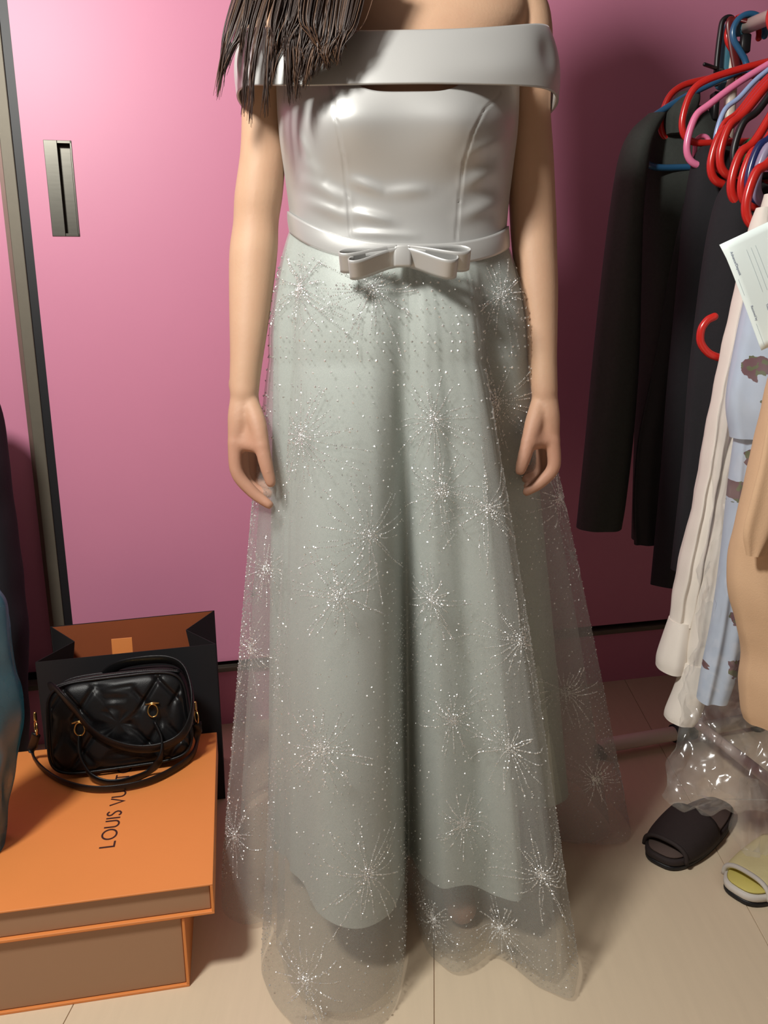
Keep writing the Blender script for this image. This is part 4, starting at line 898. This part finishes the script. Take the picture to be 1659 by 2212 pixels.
# floral shirt
fs_ = thing('shirt', 'pale blue shirt printed with flowers inside a clear garment cover', 'shirt', at(1590, 900, 1.18))
garment('body', [(1640, 1760, 520, 1.17, .04), (1622, 1800, 600, 1.17, .07), (1596, 1810, 720, 1.17, .085), (1572, 1800, 860, 1.17, .085), (1580, 1790, 945, 1.17, .08)], FLORAL, fs_, fold_amp=.007, seed=19)
garment('sleeve', [(1590, 1640, 930, 1.175, .04), (1576, 1630, 1050, 1.175, .05), (1560, 1618, 1200, 1.175, .05), (1540, 1606, 1340, 1.175, .05), (1520, 1590, 1440, 1.175, .05), (1508, 1568, 1512, 1.175, .045)], FLORAL, fs_, fold_amp=.005, seed=20)
# beige coat
bc = thing('coat', 'beige cotton coat hanging nearest the paper slip', 'coat', at(1640, 1200, 1.10))
garment('body', [(1700, 1800, 700, 1.07, .04), (1682, 1810, 760, 1.07, .07), (1655, 1815, 860, 1.07, .085), (1632, 1815, 960, 1.07, .09), (1608, 1810, 1070, 1.07, .09), (1588, 1805, 1155, 1.07, .09), (1577, 1800, 1230, 1.07, .09), (1580, 1800, 1290, 1.07, .09), (1594, 1800, 1350, 1.07, .085), (1606, 1800, 1410, 1.07, .085), (1600, 1800, 1470, 1.07, .085), (1604, 1800, 1530, 1.07, .08), (1612, 1795, 1558, 1.07, .08)], BEIGE, bc, fold_amp=.007, noise=.002, ns=9, seed=22, pw=2.4)
garment('lapel', [(1660, 1720, 900, 1.018, .012), (1642, 1725, 1000, 1.018, .018), (1622, 1720, 1080, 1.018, .018), (1606, 1690, 1150, 1.02, .016), (1612, 1650, 1200, 1.022, .012)], BEIGE, bc, fold_amp=.002, seed=24)
# clear garment cover, crumpled at the bottom
v, f = tube_rows([(1640, 1800, 500, 1.16, .06), (1600, 1820, 690, 1.16, .10), (1560, 1820, 900, 1.16, .11), (1535, 1810, 1150, 1.16, .12), (1512, 1800, 1350, 1.16, .13), (1490, 1790, 1480, 1.16, .13), (1476, 1780, 1570, 1.15, .12), (1452, 1760, 1650, 1.13, .11), (1418, 1730, 1720, 1.11, .08), (1440, 1700, 1745, 1.10, .05)], 90, 140, noise=.0, seed=23, fold_amp=.008)
v = np.array(v); wgt = np.clip((1.02-v[:, 2])/.45, 0, 1)**1.3
def ridged(P, s, sd): return 1-2*np.abs(vnoise(P, s, sd))
v += wgt[:, None]*np.stack([.010*vnoise(v, 9, 31)+.006*ridged(v, 13, 34), .016*ridged(v, 10, 32)+.006*ridged(v, 26, 35), .005*ridged(v, 14, 33)], -1)
tag(obj('garment_cover', v, f, FILM, None, True, at(1600, 1700, 1.12)), 'clear plastic garment cover crumpled at its lower end', 'cover')
v, f = tube_rows([(1600, 1640, 1690, 1.09, .03), (1590, 1660, 1740, 1.085, .04), (1572, 1668, 1790, 1.08, .04), (1600, 1650, 1836, 1.078, .02)], 40, 60, noise=.006, ns=16, seed=40, fold_amp=.008)
tag(obj('plastic_wrap', v, f, FILM, None, True, at(1620, 1830, 1.08)), 'twisted tail of clear plastic film above the cream slipper', 'plastic')
# paper slip
pa, pb = at(1556, 528, 1.085), at(1646, 757, 1.075); pr = at(1750, 436, 1.09)
eu = pr-pa; eu /= np.linalg.norm(eu); ev = pb-pa; PLn = np.linalg.norm(ev); ev /= PLn; PWd = .14; en = np.cross(eu, ev); en = en if en[1] < 0 else -en
slip = thing('paper_slip', 'mint printed receipt slip attached to the garment cover', 'paper', pa+ev*PLn)
gv = []; nu_, nv_ = 16, 16
bend = lambda a_, b_: en*(.003*math.sin(a_*20)+.002*math.sin(b_*26+.5)+(-.004*math.exp(-((a_+b_)/.012)**2)))
for i in range(nv_):
    for j in range(nu_):
        a_, b_ = PWd*j/(nu_-1), PLn*i/(nv_-1); gv.append(pa+eu*a_+ev*b_+bend(a_, b_))
v, f = shell(gv, grid_faces(nv_, nu_, False), .0003); obj('sheet', v, f, PAPER, slip)
def on_slip(v2, a0, b0): return [pa+eu*(a0+q[1])+ev*(b0+q[0])+bend(a0+q[1], b0+q[0])+en*.0007 for q in v2]
for body_, a0, b0, sz in (('Advance/Deposit', .0065, .014, .0046), ('Received by', .0062, .088, .0042), ('Total Amount', .0245, .094, .0042)):
    v, f = text_mesh(body_, sz); v = v.copy(); v[:, 1] *= 1; obj('print', on_slip(v, a0, b0), f, PRINT, slip, False)
for a0, b0, b1 in ((.0035, .05, .072), (.0052, .112, .142), (.026, .02, .078), (.032, .02, .078), (.038, .02, .078), (.024, .122, .146)):
    q = [(b0, 0), (b1, 0), (b1, .0003), (b0, .0003)]; n_ = 8; vv = []
    for i in range(n_+1): vv += [(b0+(b1-b0)*i/n_, 0), (b0+(b1-b0)*i/n_, .00035)]
    obj('rule', on_slip(vv, a0, 0), [(2*i, 2*i+2, 2*i+3, 2*i+1) for i in range(n_)], RULE, slip, False)

# slippers -------------------------------------------------------------------------
def slipper(label, toe, ang, Ln, Wd, soleM, bedM, strapM, inM, strap0, strap1, hgt_):
    """toe = floor point under the tip; ang = heading from toe to heel"""
    d = A3(math.cos(ang), math.sin(ang), 0); w = A3(-math.sin(ang), math.cos(ang), 0); o = A3(toe[0], toe[1], 0)
    t = thing('slipper', label, 'slipper', o+d*Ln*.5)
    def outline(g, n=56):
        a = np.linspace(0, 2*math.pi, n, endpoint=False); q = (1-np.cos(a))/2
        x_ = -g+(Ln+2*g)*q; half = (Wd/2+g)*np.sign(np.sin(a))*np.abs(np.sin(a))**.62*(1-.16*q); return x_, half
    def slab(z0, z1, g, nm, m):
        rows_ = []
        for zz, gg in ((z0, g-.003), (z0+.002, g), (z1-.002, g), (z1, g-.002)):
            x_, hh = outline(gg); rows_.append(o+x_[:, None]*d+hh[:, None]*w+A3(0, 0, 1)*zz)
        v, f = loft(rows_); return obj(nm, v, f, m, t)
    slab(.0005, .010, 0, 'outsole', BLACKRUB); slab(.010, .022, .001, 'sole_rim', soleM); slab(.022, .026, -.004, 'footbed', bedM)
    rows_o, rows_i = [], []; na, nb_ = 26, 14
    for i in range(nb_):
        q = strap0+(strap1-strap0)*i/(nb_-1); x_ = Ln*q; half = (Wd/2+.002)*abs(math.sin(math.acos(1-2*min(.5, q))))**.62*(1-.16*q)+.002
        hz = hgt_*(.62+.38*i/(nb_-1)); a = np.linspace(0, math.pi, na)
        rows_o.append([o+d*x_+w*half*math.copysign(abs(math.cos(k))**.75, math.cos(k))+A3(0, 0, .014+hz*abs(math.sin(k))**.7) for k in a])
    v, f = shell(np.array(rows_o).reshape(-1, 3), grid_faces(nb_, na, False), .006); tag(obj('strap', v, f, strapM, t), 'wide padded band over the toes')
    pth = rows_o[0]; v, f = tube(pth, .0042, 8); obj('strap_binding', v, f, soleM if strapM is YELLOWSL else strapM, t)
    return t
s0 = onfloor(1420, 1872); s1 = onfloor(1628, 1690)
slipper('dark brown open-toed slipper beside the gown hem', s0[:2], math.atan2(s1[1]-s0[1], s1[0]-s0[0]), .25, .105, BROWNSL, BROWNBED, BROWNSL, BROWNSL, .10, .52, .046)
s0 = onfloor(1588, 1945); 
slipper('cream yellow slipper with a pale rim in front of the dark slipper', s0[:2], math.radians(33), .25, .105, PALERIM, YELLOWIN, YELLOWSL, YELLOWIN, .11, .55, .046)
